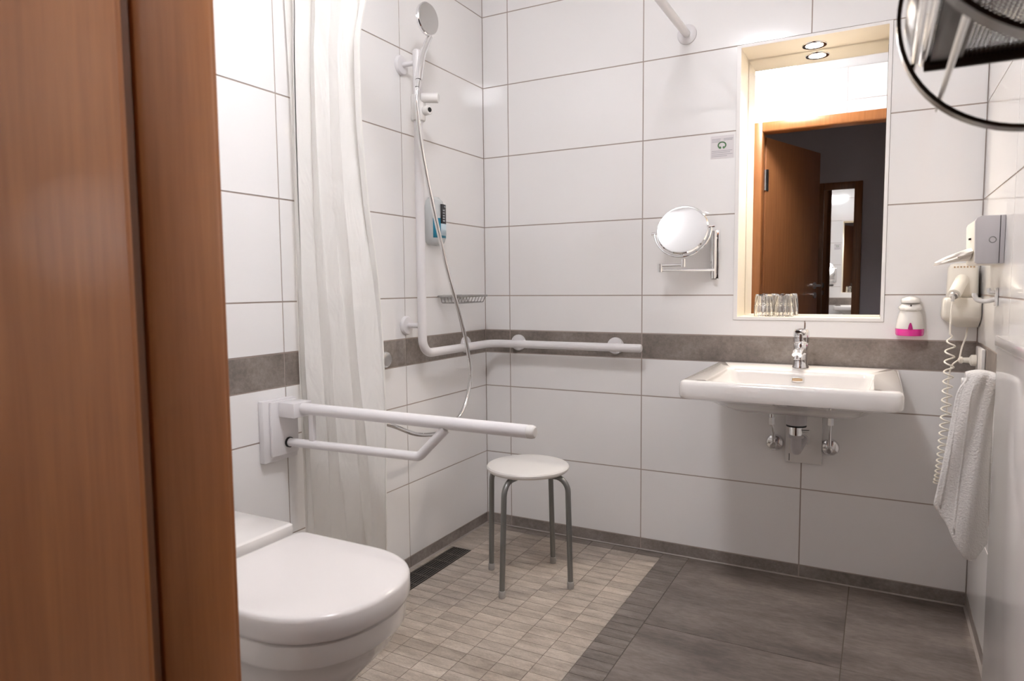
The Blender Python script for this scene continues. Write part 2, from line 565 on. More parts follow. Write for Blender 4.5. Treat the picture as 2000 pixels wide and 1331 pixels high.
# door frame
fr = struct(thing('trim_1', 'beech door frame around the bathroom doorway', 'door frame', (DX0, YF, 0)), 'beech door frame around the bathroom doorway', 'door frame')
AY0, AY1 = YH - 0.012, YF + 0.014
for x0, x1, s in ((DX0 - 0.03, DX0, 1), (DX1, DX1 + 0.03, -1)):
    MB().box(x0, x1, YH + 0.008, AY1, 0, DZ + 0.03).build('jamb', 'woodframe', fr, bevel=0.011)
MB().box(DX0 - 0.0, DX1 + 0.0, YH + 0.008, AY1, DZ, DZ + 0.03).build('head_lining', 'woodframe', fr, bevel=0.004)
for x0, x1 in ((DX0 - 0.065, DX0 - 0.004), (DX1 + 0.004, DX1 + 0.065)):
    MB().box(x0, x1, YF + 0.0005, AY1 + 0.004, 0, DZ + 0.065).build('architrave', 'woodframe', fr, bevel=0.004)
    MB().box(x0 - 0.0, x1 + 0.0, AY0 - 0.004, YH - 0.0005, 0, DZ + 0.065).build('architrave', 'woodframe', fr, bevel=0.004)
MB().box(DX0 - 0.004, DX1 + 0.004, YF + 0.0005, AY1 + 0.004, DZ + 0.004, DZ + 0.065).build('architrave', 'woodframe', fr, bevel=0.004)
MB().box(DX0 - 0.004, DX1 + 0.004, AY0 - 0.004, YH - 0.0005, DZ + 0.004, DZ + 0.065).build('architrave', 'woodframe', fr, bevel=0.004)
MB().box(DX0 - 0.016, DX0 - 0.006, YH - 0.002, YH + 0.0075, 0, DZ).build('seal', 'wooddark', fr, smooth=False)

# open door leaf
dr = struct(thing('door_1', 'beech door leaf standing open into the hall', 'door', (0.812, -2.182, 0)), 'beech door leaf standing open into the hall', 'door')
A = Vector((0.826, -2.1705, 0)); D = Vector((0.326, -0.945, 0)).normalized(); N = Vector((D.y, -D.x, 0))   # N points away from room side
if N.x > 0: N = -N
LW, LT, LH = 0.875, 0.04, DZ - 0.012
def dpt(s, n, z): return A + D * s + N * n + Vector((0, 0, z))
def dbox(s0, s1, n0, n1, z0, z1):
    mb = MB()
    P = [dpt(s, n, z) for s in (s0, s1) for n in (n0, n1) for z in (z0, z1)]
    return mb.add(P, [(0, 1, 3, 2), (4, 6, 7, 5), (0, 4, 5, 1), (2, 3, 7, 6), (0, 2, 6, 4), (1, 5, 7, 3)])
dbox(0.0, LW - 0.0, 0.0, LT, 0.008, LH).build('leaf', 'wood', dr, bevel=0.003)
dbox(-0.010, -0.0002, 0.016, LT, 0.008, LH).build('rebate', 'wood', dr, bevel=0.003)
for z in (1.80, 0.25):
    h = MB().cyl(dpt(-0.006, 0.004, z - 0.07), dpt(-0.006, 0.004, z + 0.07), 0.0065, 16)
    hb = h.build('hinge', 'satin', dr)
    dbox(-0.002, 0.034, -0.0025, -0.0002, z - 0.075, z + 0.075).build('hinge_plate', 'satin', hb)
for sgn, n0 in ((-1, 0.0), (1, LT)):
    s0 = LW - 0.06
    ro = MB().cyl(dpt(s0, n0, 1.06), dpt(s0, n0 + sgn * 0.008, 1.06), 0.026).build('rosette', 'satin', dr)
    MB().tube(fillet([dpt(s0, n0, 1.06), dpt(s0, n0 + sgn * 0.05, 1.06), dpt(s0 - 0.12, n0 + sgn * 0.05, 1.06)], 0.015), 0.009).build('handle', 'satin', dr)
    MB().cyl(dpt(s0, n0, 0.985), dpt(s0, n0 + sgn * 0.01, 0.985), 0.024).build('lock_rosette', 'satin', dr)

# hall mirror
hm = thing('framed_mirror', 'tall wood framed mirror on the hall wall reflecting the bathroom', 'mirror', (1.21, YHALL, 0.3))
MB().box(1.09, 1.335, YHALL + 0.002, YHALL + 0.012, 0.36, 1.895).build('glass', 'mirror', hm, smooth=False)
for a in ((1.03, 1.093, 0.30, 1.955), (1.332, 1.395, 0.30, 1.955), (1.093, 1.332, 0.30, 0.362), (1.093, 1.332, 1.893, 1.955)):
    MB().box(a[0], a[1], YHALL + 0.001, YHALL + 0.028, a[2], a[3]).build('frame_rail', 'wooddark', hm, bevel=0.004)

# weak fill lamp, added out of view to brighten the dark hall
hl = thing('hall_fill_lamp', 'added unseen round fill lamp on the hall ceiling', 'lamp', (-0.05, -3.0, ZC))
MB().lathe([(0.14, 0), (0.14, -0.02)], (-0.05, -3.0, ZC)).build('base', 'plastic', hl)
MB().lathe([(0.13, -0.0205), (0.125, -0.045), (0.10, -0.07), (0.05, -0.083), (0.001, -0.086)], (-0.05, -3.0, ZC)).build('shade', 'hallfill', hl)

# ------------------------------------------------------------------ ceiling lamp
LX, LY = 0.935, -1.60
cl = thing('ceiling_lamp', 'round opal ceiling lamp seen in the mirror', 'lamp', (LX, LY, ZC))
MB().lathe([(0.145, 0), (0.148, -0.004), (0.148, -0.016), (0.142, -0.02)], (LX, LY, ZC), seg=48).build('base', 'plastic', cl)
MB().lathe([(0.142, -0.0205), (0.144, -0.04), (0.140, -0.06), (0.124, -0.083), (0.095, -0.100), (0.05, -0.110), (0.001, -0.112)], (LX, LY, ZC), seg=48).build('shade', 'lampglow', cl)

# ------------------------------------------------------------------ mirror niche
ni = struct(thing('trim_2', 'white framed lit niche around the wall mirror', 'niche', (1.319, 0, NZ0)), 'white framed lit niche around the wall mirror', 'niche')
n = MB()
MB().box(NX0 - 0.012, NX0, 0.0, ND + 0.012, NZ0 - 0.01, NZ1 + 0.008).build('side_lining', 'nichewall', ni, smooth=False)
MB().box(NX1, NX1 + 0.010, 0.0, ND + 0.012, NZ0 - 0.01, NZ1 + 0.008).build('side_lining', 'nichewall', ni, smooth=False)
MB().box(NX0, NX1, 0.0, ND + 0.012, NZ1, NZ1 + 0.008).build('top_lining', 'nichewall', ni, smooth=False)
MB().box(NX0, NX1, 0.0, ND + 0.012, NZ0 - 0.01, NZ0).build('shelf', 'nichewall', ni, smooth=False)
for a in ((NX0 - 0.014, NX0 - 0.0, NZ0 - 0.011, NZ1 + 0.0095), (NX1, NX1 + 0.011, NZ0 - 0.011, NZ1 + 0.0095), (NX0, NX1, NZ0 - 0.011, NZ0), (NX0, NX1, NZ1, NZ1 + 0.0095)):
    MB().box(a[0], a[1], -0.004, -0.0002, a[2], a[3]).build('frame_rail', 'frame', ni, smooth=False)
wm = tag(MB().box(NX0 + 0.001, NX1 - 0.001, ND, ND + 0.005, NZ0 + 0.001, NZ1 - 0.001).build('wall_mirror', 'mirror', smooth=False), 'tall rectangular mirror set in the lit wall niche', 'mirror')
sp = thing('recessed_spotlight', 'small round recessed spotlight in the niche ceiling above the basin', 'lamp', (1.319, 0.092, NZ1))
MB().lathe([(0.030, 0.0005), (0.030, -0.003), (0.040, -0.004), (0.042, -0.001), (0.042, 0.0)], (1.319, 0.092, NZ1), cap=False).build('ring', 'chrome', sp)
MB().lathe([(0.029, -0.0012), (0.001, -0.0014)], (1.319, 0.092, NZ1)).build('lens', 'spotglow', sp)
ld = bpy.data.lights.new('spot_beam', 'SPOT')
ld.energy = SPOT_POWER
ld.color = (1.0, 0.89, 0.76)
ld.spot_size = math.radians(125)
ld.spot_blend = 0.8
ld.shadow_soft_size = 0.025
lo = bpy.data.objects.new('spot_beam', ld)
COL.objects.link(lo)
lo.location = (1.319, 0.09, NZ1 - 0.006)
lo.rotation_euler = (math.radians(-12), 0, 0)
lo.parent = sp
lo.matrix_parent_inverse = WM[sp.name].inverted()

# tumblers standing upside down on the niche shelf
def tumbler(x, y, label):
    t = thing('drinking_glass', label, 'glass', (x, y, NZ0), 'drinking glasses on the niche shelf')
    seg = 96
    def ring(r, h, fl):
        return [(x + (r + fl * math.cos(2 * pi * i / seg * 16)) * math.cos(2 * pi * i / seg), y + (r + fl * math.cos(2 * pi * i / seg * 16)) * math.sin(2 * pi * i / seg), NZ0 + h) for i in range(seg)]
    prof = [(0.0295, 0.0008, 0), (0.034, 0.0006, 0), (0.0345, 0.004, 0), (0.0342, 0.012, .001), (0.0335, 0.036, .001), (0.0345, 0.040, 0), (0.0325, 0.044, 0.001), (0.0305, 0.074, .001), (0.030, 0.080, 0), (0.028, 0.083, 0)]
    inner = [(0.0245, 0.076, 0), (0.0255, 0.07, 0), (0.029, 0.04, 0), (0.0305, 0.02, 0)]
    mb = MB()
    out = [ring(*p) for p in prof]
    mb.loft(out, False, True)
    mb.loft([ring(*p) for p in inner] + [ring(*prof[0])], True, False)
    mb.build('tumbler_wall', 'glassclear', t)
    return t
tumbler(1.168, 0.075, 'left one of two clear ribbed glasses standing upside down on niche shelf')
tumbler(1.238, 0.078, 'right one of two clear ribbed glasses standing upside down on niche shelf')

# ------------------------------------------------------------------ washbasin
BX0, BX1, BZ, BD = 1.016, 1.616, 0.784, -0.585
wb_ = thing('washbasin', 'white rectangular ceramic washbasin under the mirror niche', 'washbasin', (1.316, 0, BZ - 0.16))
mb = MB()
def bl(ix, yb, yf, r, z): return rrect(BX0 + ix, BX1 - ix, yf, yb, r, z, 6)
yb = -0.001
loops = [
    bl(0.14, yb, -0.33, 0.05, BZ - 0.128), bl(0.115, yb, -0.36, 0.05, BZ - 0.122), bl(0.09, yb, -0.41, 0.05, BZ - 0.104), bl(0.065, yb, -0.48, 0.04, BZ - 0.076),
    bl(0.02, yb, BD + 0.025, 0.03, BZ - 0.060), bl(0.003, yb, BD + 0.003, 0.03, BZ - 0.054), bl(0.0, yb, BD, 0.028, BZ - 0.045), bl(0.0, yb, BD + 0.002, 0.026, BZ - 0.014), bl(0.004, yb, BD + 0.006, 0.024, BZ - 0.004), bl(0.012, yb - 0.001, BD + 0.014, 0.022, BZ),
    bl(0.070, -0.175, BD + 0.030, 0.028, BZ - 0.001), bl(0.075, -0.180, BD + 0.035, 0.028, BZ - 0.005), bl(0.079, -0.184, BD + 0.040, 0.028, BZ - 0.018), bl(0.090, -0.192, BD + 0.09, 0.03, BZ - 0.054), bl(0.110, -0.203, BD + 0.16, 0.035, BZ - 0.078), bl(0.17, -0.22, BD + 0.23, 0.04, BZ - 0.088)]
mb.loft(loops, True, True)
body = mb.build('basin', 'ceramic', wb_, angle=50)
# overflow slot on the rear bowl wall
ov = []
for k in range(20):
    t = 2 * pi * k / 20
    ov.append((1.316 + 0.016 * max(-1, min(1, 1.4 * math.cos(t))) , BZ - 0.030 + 0.0055 * math.sin(t)))
MB().prism(ov, 1, -0.1915, -0.184).build('overflow_slot', 'beige', wb_)
MB().tube([(1.316 + 0.018 * max(-1, min(1, 1.4 * math.cos(2 * pi * k / 20))), -0.1915, BZ - 0.030 + 0.0075 * math.sin(2 * pi * k / 20)) for k in range(20)], 0.0022, 8, True).build('overflow_rim', 'satin', wb_)
MB().lathe([(0.021, 0.0), (0.021, 0.003), (0.014, 0.004)], (1.316, -0.29, BZ - 0.0879)).build('drain_plug', 'chrome', wb_)

# faucet
fx, fy = 1.316, -0.095
fa = thing('basin_mixer_tap', 'chrome single lever mixer tap on the white washbasin', 'tap', (fx, fy, BZ))
MB().lathe([(0.027, 0.0), (0.027, 0.004), (0.024, 0.01), (0.0225, 0.03), (0.0235, 0.06), (0.024, 0.082), (0.022, 0.086)], (fx, fy, BZ)).build('body', 'chrome', fa)
def ell(o, d, up, a, b, n=20):
    o, d, up = Vector(o), Vector(d).normalized(), Vector(up)
    s = d.cross(up).normalized(); u = s.cross(d)
    return [o + s * a * math.cos(2 * pi * k / n) + u * b * math.sin(2 * pi * k / n) for k in range(n)]
mb = MB()
mb.loft([ell((fx, fy, BZ + 0.055), (0, -1, 0.1), (0, 0, 1), 0.020, 0.018), ell((fx, fy - 0.05, BZ + 0.063), (0, -1, 0.1), (0, 0, 1), 0.019, 0.013), ell((fx, fy - 0.11, BZ + 0.062), (0, -1, -0.15), (0, 0, 1), 0.017, 0.011), ell((fx, fy - 0.13, BZ + 0.056), (0, -1, -0.5), (0, 0, 1), 0.0155, 0.010)])
mb.build('spout', 'chrome', fa)
MB().cyl((fx, fy - 0.118, BZ + 0.054), (fx, fy - 0.122, BZ + 0.040), 0.011, 20).build('aerator', 'chrome', fa)
MB().lathe([(0.022, 0.0865), (0.026, 0.090), (0.027, 0.104), (0.0255, 0.124), (0.020, 0.133), (0.006, 0.136)], (fx, fy, BZ)).build('lever_cap', 'chrome', fa)
mb = MB()
mb.loft([ell((fx, fy - 0.012, BZ + 0.118), (0, -1, 0.45), (0, 0, 1), 0.016, 0.009), ell((fx, fy - 0.05, BZ + 0.124), (0, -1, 0.3), (0, 0, 1), 0.013, 0.0065), ell((fx, fy - 0.105, BZ + 0.131), (0, -1, 0.25), (0, 0, 1), 0.010, 0.0045)])
mb.build('lever', 'chrome', fa)
MB().cyl((fx + 0.008, fy + 0.034, BZ + 0.002), (fx + 0.008, fy + 0.034, BZ + 0.155), 0.0025, 10).build('pop_up_rod', 'chrome', fa)

# drain trap cover and pipe
dc = thing('trap_cover', 'flat pale cover plate on the wall below the washbasin', 'cover', (1.324, -0.01, 0.43))
MB().box(1.264, 1.385, -0.018, -0.0005, 0.43, 0.655).build('cover_plate', 'plastic', dc, bevel=0.003)
MB().box(1.277, 1.279, -0.0188, -0.0182, 0.436, 0.462).build('seam', 'black', dc, smooth=False)
si = thing('basin_drain', 'chrome and white drain fitting hanging below the washbasin', 'drain', (1.322, -0.25, 0.53))
MB().cyl((1.322, -0.25, 0.613), (1.322, -0.25, 0.6555), 0.032, 28, 0.003).build('collar', 'grey', si)
MB().cyl((1.322, -0.25, 0.608), (1.322, -0.25, 0.613), 0.031, 28).build('gasket', 'black', si)
MB().cyl((1.322, -0.25, 0.580), (1.322, -0.25, 0.608), 0.021, 28).build('tailpiece', 'chrome', si)
MB().cyl((1.322, -0.25, 0.570), (1.322, -0.25, 0.580), 0.024, 28, 0.002).build('nut', 'grey', si)
MB().tube(fillet([(1.322, -0.25, 0.575), (1.322, -0.25, 0.525), (1.322, -0.017, 0.515)], 0.03), 0.0165, 18).build('pipe', 'grey', si)
MB().cyl((1.343, -0.252, 0.594), (1.362, -0.256, 0.596), 0.004, 12).build('rod_joint', 'satin', si)
MB().tube(smooth_path([(1.345, -0.255, 0.583), (1.357, -0.256, 0.576), (1.360, -0.256, 0.562), (1.357, -0.256, 0.552)]), 0.0018, 8).build('rod', 'satin', si)
def angle_valve(x, z, zt, label, lean):
    t = thing('angle_valve', label, 'valve', (x, -0.01, z), 'angle valves under the washbasin')
    MB().lathe([(0.031, 0.0005), (0.031, 0.003), (0.027, 0.011), (0.012, 0.016)], (x, 0, z), (0, -1, 0), 28).build('rosette', 'chrome', t)
    MB().cyl((x, -0.011, z), (x, -0.055, z), 0.011, 20, 0.002).build('valve_body', 'chrome', t)
    MB().lathe([(0.009, 0.056), (0.010, 0.058), (0.010, 0.066), (0.007, 0.069)], (x, 0, z), (0, -1, 0), 12).build('knob', 'satin', t)
    MB().tube([(x, -0.042, z + 0.008), (x - lean * 0.3, -0.042, z + 0.06), (x - lean, -0.044, zt)], 0.0055, 12).build('pipe', 'chrome', t)
    MB().cyl((x - lean, -0.044, zt - 0.004), (x - lean, -0.044, zt + 0.022), 0.0105, 6).build('nut', 'chrome', t)
    MB().cyl((x - lean, -0.044, zt + 0.0225), (x - lean, -0.044, zt + 0.034), 0.009, 18).build('ferrule', 'chrome', t)
    MB().tube([(x - lean, -0.044, zt + 0.0345), (x - lean + 0.003, -0.05, zt + 0.055), (x - lean + 0.004, -0.06, 0.645)], 0.0045, 10).build('riser', 'chrome', t)
angle_valve(1.227, 0.494, 0.572, 'left chrome angle valve on wall under the washbasin', 0.008)
angle_valve(1.411, 0.494, 0.585, 'right chrome angle valve on wall under the washbasin', -0.001)

# ------------------------------------------------------------------ cosmetic mirror
cm = thing('shaving_mirror', 'round chrome swing arm shaving mirror on the tiled wall', 'mirror', (1.003, 0, 1.09))
mx = 1.003
MB().box(mx - 0.016, mx + 0.016, -0.012, -0.0003, 1.092, 1.276).build('wall_bar', 'chrome', cm, bevel=0.005)
MB().cyl((mx, -0.028, 1.096), (mx, -0.028, 1.272), 0.0085, 18).build('pivot_post', 'chrome', cm)
for z in (1.108, 1.262):
    MB().box(mx - 0.009, mx + 0.009, -0.028, -0.012, z - 0.007, z + 0.007).build('post_clamp', 'chrome', cm, bevel=0.002)
MB().cyl((mx + 0.004, -0.034, 1.128), (0.830, -0.115, 1.128), 0.0052, 14).build('arm', 'chrome', cm)
MB().cyl((0.826, -0.117, 1.121), (0.826, -0.117, 1.152), 0.0085, 18).build('elbow_joint', 'chrome', cm)
MB().cyl((0.830, -0.117, 1.146), (0.910, -0.125, 1.146), 0.0052, 14).build('upper_arm', 'chrome', cm)
MB().cyl((0.914, -0.125, 1.138), (0.914, -0.125, 1.168), 0.0085, 18).build('yoke_joint', 'chrome', cm)
# tilted disc
mc = Vector((0.910, -0.125, 1.272))
nd = Vector((0.03, -1.0, 0.33)).normalized()
sd = Vector((1, 0.06, 0.09)); sd = (sd - nd * sd.dot(nd)).normalized()
ud = nd.cross(sd); ud = ud if ud.z > 0 else -ud
MR = 0.094
yk = [mc - nd * 0.0 + (sd * math.cos(t) + ud * math.sin(t)) * (MR + 0.008) for t in [pi + pi * k / 28 for k in range(29)]]
MB().tube(yk, 0.0035, 10).build('yoke', 'chrome', cm)
for s in (-1, 1):
    MB().cyl(mc + sd * s * (MR - 0.002), mc + sd * s * (MR + 0.020), 0.0045, 12).build('tilt_screw', 'chrome', cm)
MB().lathe([(MR - 0.010, 0.0075), (MR - 0.004, 0.0085), (MR, 0.004), (MR, -0.004), (MR - 0.004, -0.0085), (MR - 0.010, -0.0075)], mc, nd, 56).build('rim', 'chrome', cm)
MB().lathe([(MR - 0.0105, 0.0068), (0.05, 0.0052), (0.001, 0.0045)], mc, nd, 56).build('mirror_glass', 'mirror', cm)

for dx_, dz_, w_, h_ in ((-0.006, 0, 0.0018, 0.003), (-0.001, 0.0005, 0.0012, 0.0045), (0.002, 0.0005, 0.0022, 0.0045)):
    c_ = mc + ud * 0.068 + sd * dx_ + nd * 0.0067
    P = [c_ + sd * a_ * w_ / 2 + ud * (b_ * h_ / 2 + dz_) + nd * n_ for a_ in (-1, 1) for b_ in (-1, 1) for n_ in (0, 0.0004)]
    MB().add(P, [(0, 1, 3, 2), (4, 6, 7, 5), (0, 4, 5, 1), (2, 3, 7, 6), (0, 2, 6, 4), (1, 5, 7, 3)]).build('printed_mark', 'black', cm, smooth=False)

# ------------------------------------------------------------------ sticker
st = thing('notice_sticker', 'small printed notice sticker with green mark left of the niche', 'sticker', (1.021, 0, 1.54))
MB().box(0.980, 1.063, -0.0009, -0.0002, 1.538, 1.621).build('paper', 'paper', st, smooth=False)
lines = MB()
for k, (z, a, b) in enumerate(((1.609, 0.984, 1.016), (1.604, 0.984, 1.014), (1.599, 0.984, 1.017), (1.609, 1.027, 1.060), (1.604, 1.027, 1.058), (1.566, 0.984, 1.058), (1.560, 0.984, 1.050), (1.553, 0.984, 1.059), (1.547, 0.984, 1.040))):
    lines.box(a, b, -0.0012, -0.0009, z - 0.0012, z + 0.0012)
lines.build('print', 'print', st, smooth=False)
MB().tube([(1.021 + 0.0135 * math.cos(t), -0.0012, 1.586 + 0.0115 * math.sin(t)) for t in [-0.9 + (pi + 1.8) * k / 24 for k in range(25)]], 0.0022, 8).build('green_mark', 'green', st)
for s in (-1, 1):
    MB().cyl((1.021 + s * 0.0065, -0.0009, 1.5775), (1.021 + s * 0.0065, -0.0022, 1.5775), 0.0042, 14).build('green_mark', 'green', st)

# ------------------------------------------------------------------ soap dispenser
sx = 1.641
so = thing('soap_dispenser', 'white wall soap dispenser with pink soap right of the niche', 'dispenser', (sx, 0, 0.898))
def sl(w, d, z, n=16):
    pts = [(sx + w * math.cos(pi * k / n) * (1 if abs(math.cos(pi * k / n)) < 2 else 1), -0.0005 - d * abs(math.sin(pi * k / n)) ** 0.75, z) for k in range(n + 1)]
    return pts
MB().loft([sl(0.0415, 0.062, 0.922), sl(0.041, 0.064, 0.93), sl(0.038, 0.062, 0.95), sl(0.033, 0.058, 0.972), sl(0.029, 0.054, 0.985)]).build('housing', 'plastic', so, angle=60)
MB().loft([sl(0.0395, 0.058, 0.899), sl(0.0415, 0.061, 0.903), sl(0.042, 0.062, 0.9215)]).build('soap_reservoir', 'pink', so, angle=60)
dm = MB()
for k in range(13):
    pass
drop = [(sx - 0.0065 + 0.0 * k, 0) for k in range(1)]
dp = []
for k in range(24):
    t = k / 23.0
    wd = 0.007 * math.sqrt(max(0, 1 - t)) 
    dp.append((wd, 0.9225 + 0.021 * t))
outline = [(sx - w_, z_) for w_, z_ in dp] + [(sx + w_, z_) for w_, z_ in dp[::-1][1:]]
mbd = MB()
fr_, bk_ = [], []
for (xx, zz) in outline:
    fr_.append((xx, -0.0672 + (zz - 0.9225) * 0.10, zz)); bk_.append((xx, -0.058, zz))
mbd.loft([bk_, fr_])
mbd.build('sight_window', 'darkpink', so)
MB().loft([sl(0.029, 0.053, 0.980), sl(0.034, 0.064, 0.985), sl(0.034, 0.064, 0.993), sl(0.029, 0.052, 1.001), sl(0.025, 0.042, 1.006)]).build('collar', 'plastic', so, angle=60)
MB().loft([sl(0.027, 0.058, 1.007), sl(0.0285, 0.060, 1.012), sl(0.027, 0.055, 1.021), sl(0.016, 0.038, 1.027), sl(0.008, 0.02, 1.029)]).build('push_button', 'plastic', so, angle=60)
MB().cyl((sx, -0.056, 1.000), (sx, -0.061, 0.9985), 0.0022, 12).build('nozzle', 'black', so)

# ------------------------------------------------------------------ hair dryer on wall holder
hd = thing('hair_dryer', 'cream wall hair dryer with coiled cord in the right corner', 'hair dryer', (1.78, 0, 0.94))
mb = MB()
def hl_(x0, x1, y0, z, r): return rrect(x0, x1, y0, -0.0005, r, z, 4)
mb.loft([hl_(1.77, 1.828, -0.03, 0.930, 0.006), hl_(1.730, 1.829, -0.085, 0.955, 0.008), hl_(1.726, 1.829, -0.098, 0.968, 0.010), hl_(1.728, 1.829, -0.100, 1.020, 0.010), hl_(1.734, 1.828, -0.096, 1.0255, 0.010)])
mb.build('holder', 'cream', hd, angle=50)
mb = MB()
mb.loft([hl_(1.738, 1.822, -0.070, 1.0262, 0.02), hl_(1.738, 1.822, -0.078, 1.04, 0.024), hl_(1.740, 1.820, -0.078, 1.118, 0.024), hl_(1.746, 1.814, -0.070, 1.130, 0.02), hl_(1.76, 1.80, -0.05, 1.134, 0.01)])
mb.build('motor_housing', 'cream', hd, angle=50)
for k in range(7):
    MB().box(1.753 + k * 0.0085, 1.757 + k * 0.0085, -0.0782, -0.060, 1.1185, 1.1235).build('vent_slot', 'beige', hd, smooth=False)
mb = MB().cyl((1.778, -0.070, 1.085), (1.752, -0.135, 1.036), 0.0185, 24, 0.004)
mb.build('handle', 'cream', hd)
MB().cyl((1.7517, -0.1357, 1.0355), (1.749, -0.143, 1.030), 0.0125, 20, 0.002).build('end_cap', 'satin', hd)
MB().cyl((1.749, -0.143, 1.030), (1.7475, -0.146, 1.015), 0.0048, 12).build('strain_relief', 'satin', hd)
# cord: straight drop then coil
cp = [(1.7475, -0.146, 1.016), (1.7455, -0.150, 0.99), (1.744, -0.152, 0.95), (1.7435, -0.153, 0.915)]
path = smooth_path(cp, 6)
turns, z0, z1 = 20, 0.908, 0.445
coil = []
for k in range(turns * 16 + 1):
    t = k / (turns * 16.0)
    zc = z0 + (z1 - z0) * (1 - (1 - t) ** 1.45)
    xc = 1.746 - 0.010 * t - 0.008 * t * t
    a = 2 * pi * turns * t + 0.4
    r = 0.0125 * min(1, t * 20 + 0.3)
    coil.append((xc + r * math.cos(a), -0.155 + r * math.sin(a), zc))
MB().tube(path + [Vector(p) for p in coil], 0.0026, 7).build('coiled_cord', 'cream', hd)

# ------------------------------------------------------------------ right wall: bag dispenser, hook, socket
ds = thing('tissue_dispenser', 'pale grey box dispenser with hanging tissue on the right wall', 'dispenser', (WX, -0.33, 1.12))
prof = [(WX - 0.0005, 1.121), (WX - 0.058, 1.121), (WX - 0.063, 1.126), (WX - 0.066, 1.232), (WX - 0.062, 1.241), (WX - 0.052, 1.246), (WX - 0.0005, 1.246)]
MB().prism(prof, 1, -0.470, -0.452).build('end_cap', 'grey', ds, bevel=0.0015)
MB().prism([(x + 0.004 * (x < WX - 0.01), z) for x, z in prof], 1, -0.4518, -0.215).build('body', 'cream', ds, bevel=0.002)
MB().tube(arc((WX - 0.0265, -0.4705, 1.183), 0.0075, 0, 2 * pi, 24, (1, 0, 0), (0, 0, 1))[:-1], 0.0011, 8, True).build('lock_ring', 'silverpaint', ds)
MB().cyl((WX - 0.0265, -0.470, 1.183), (WX - 0.0265, -0.471, 1.183), 0.002, 12).build('lock', 'grey', ds)
MB().box(WX - 0.012, WX - 0.0105, -0.4706, -0.470, 1.122, 1.245).build('seam', 'black', ds, smooth=False)
MB().box(WX - 0.0665, WX - 0.0615, -0.345, -0.33, 1.190, 1.195).build('slot', 'black', ds, smooth=False)
loops = []
for k in range(13):
    t = k / 12.0
    hz_, hy_ = 0.015 * (1 - 0.7 * t) + 0.001, 0.075 * (1 - 0.45 * t)
    cx_, cz_ = WX - 0.0625 - 0.078 * t, 1.152 - 0.020 * t - 0.006 * t * t
    lp = []
    for q in range(24):
        a_ = 2 * pi * q / 24
        wob = 1 + 0.16 * math.sin(3 * a_ + 4 * t) + 0.10 * math.sin(7 * a_ - 6 * t)
        lp.append((cx_ + 0.006 * math.sin(2 * a_) * t, -0.33 + hy_ * math.cos(a_) * wob, cz_ + hz_ * math.sin(a_) * wob))
    loops.append(lp)
MB().loft(loops).build('tissue', 'tissue', ds, angle=60)

hk = thing('towel_hook', 'white plastic hook on the right wall below the dispenser', 'hook', (WX, -0.387, 1.01))
MB().box(WX - 0.007, WX - 0.0004, -0.405, -0.369, 1.008, 1.058).build('base_plate', 'plastic', hk, bevel=0.003)
MB().tube(smooth_path([(WX - 0.006, -0.387, 1.026), (WX - 0.026, -0.387, 1.021), (WX - 0.044, -0.387, 1.024), (WX - 0.052, -0.387, 1.036), (WX - 0.052, -0.387, 1.043)], 6), 0.0062, 14).build('hook_arm', 'plastic', hk)
MB().tube(smooth_path([(WX - 0.006, -0.387, 1.045), (WX - 0.018, -0.387, 1.046), (WX - 0.022, -0.387, 1.056)], 6), 0.0052, 12).build('upper_arm', 'plastic', hk)

sk = thing('wall_socket', 'white socket plate with plug low on the right wall', 'socket', (WX, -0.15, 0.79))
MB().box(WX - 0.011, WX - 0.0004, -0.215, -0.075, 0.79, 0.875).build('plate', 'plastic', sk, bevel=0.003)
for y in (-0.18, -0.11):
    MB().lathe([(0.022, 0.0112), (0.020, 0.0115), (0.019, 0.0105)], (WX, y, 0.832), (-1, 0, 0), 28).build('socket_cup', 'plastic', sk)
pl = thing('power_plug', 'white plug with cable stuck in the wall socket', 'plug', (WX - 0.03, -0.14, 0.83))
MB().lathe([(0.018, 0.0122), (0.017, 0.026), (0.009, 0.031), (0.008, 0.047), (0.011, 0.049), (0.0105, 0.056), (0.004, 0.060)], (WX, -0.11, 0.832), (-1, 0, 0), 20).build('plug_body', 'cream', pl)
MB().tube(smooth_path([(WX - 0.058, -0.11, 0.832), (WX - 0.075, -0.115, 0.815), (WX - 0.082, -0.12, 0.785), (WX - 0.085, -0.12, 0.73), (WX - 0.083, -0.10, 0.66)], 6), 0.0026, 8).build('cable', 'cream', pl)
MB().tube(smooth_path([(WX - 0.056, -0.112, 0.836), (WX - 0.050, -0.10, 0.87), (WX - 0.036, -0.05, 0.90), (WX - 0.030, -0.02, 0.927)], 6), 0.0026, 8).build('cable', 'cream', pl)

# ------------------------------------------------------------------ towel rail and towel
tr = thing('towel_rail', 'white wall towel rail holding the white towel', 'towel rail', (WX, -0.84, 0.84))
TZ = 0.853
MB().cyl((WX - 0.0004, -0.83, TZ), (WX - 0.010, -0.83, TZ), 0.022, 24, 0.002).build('rosette', 'plastic', tr)
MB().cyl((WX - 0.010, -0.83, TZ), (1.716, -0.83, TZ), 0.008, 16, 0.002).build('bar', 'plastic', tr)
tw = thing('hand_towel', 'white terry hand towel draped over the towel rail', 'towel', (1.745, -0.83, 0.45))
def lerp(tab, q):
    for (a_, va), (b_, vb) in zip(tab[:-1], tab[1:]):
        if (a_ - q) * (b_ - q) <= 0:
            k = 0 if a_ == b_ else (q - a_) / (b_ - a_)
            k = k * k * (3 - 2 * k) * 0.4 + k * 0.6
            return va + (vb - va) * k
    return tab[-1][1] if abs(q - tab[-1][0]) < abs(q - tab[0][0]) else tab[0][1]
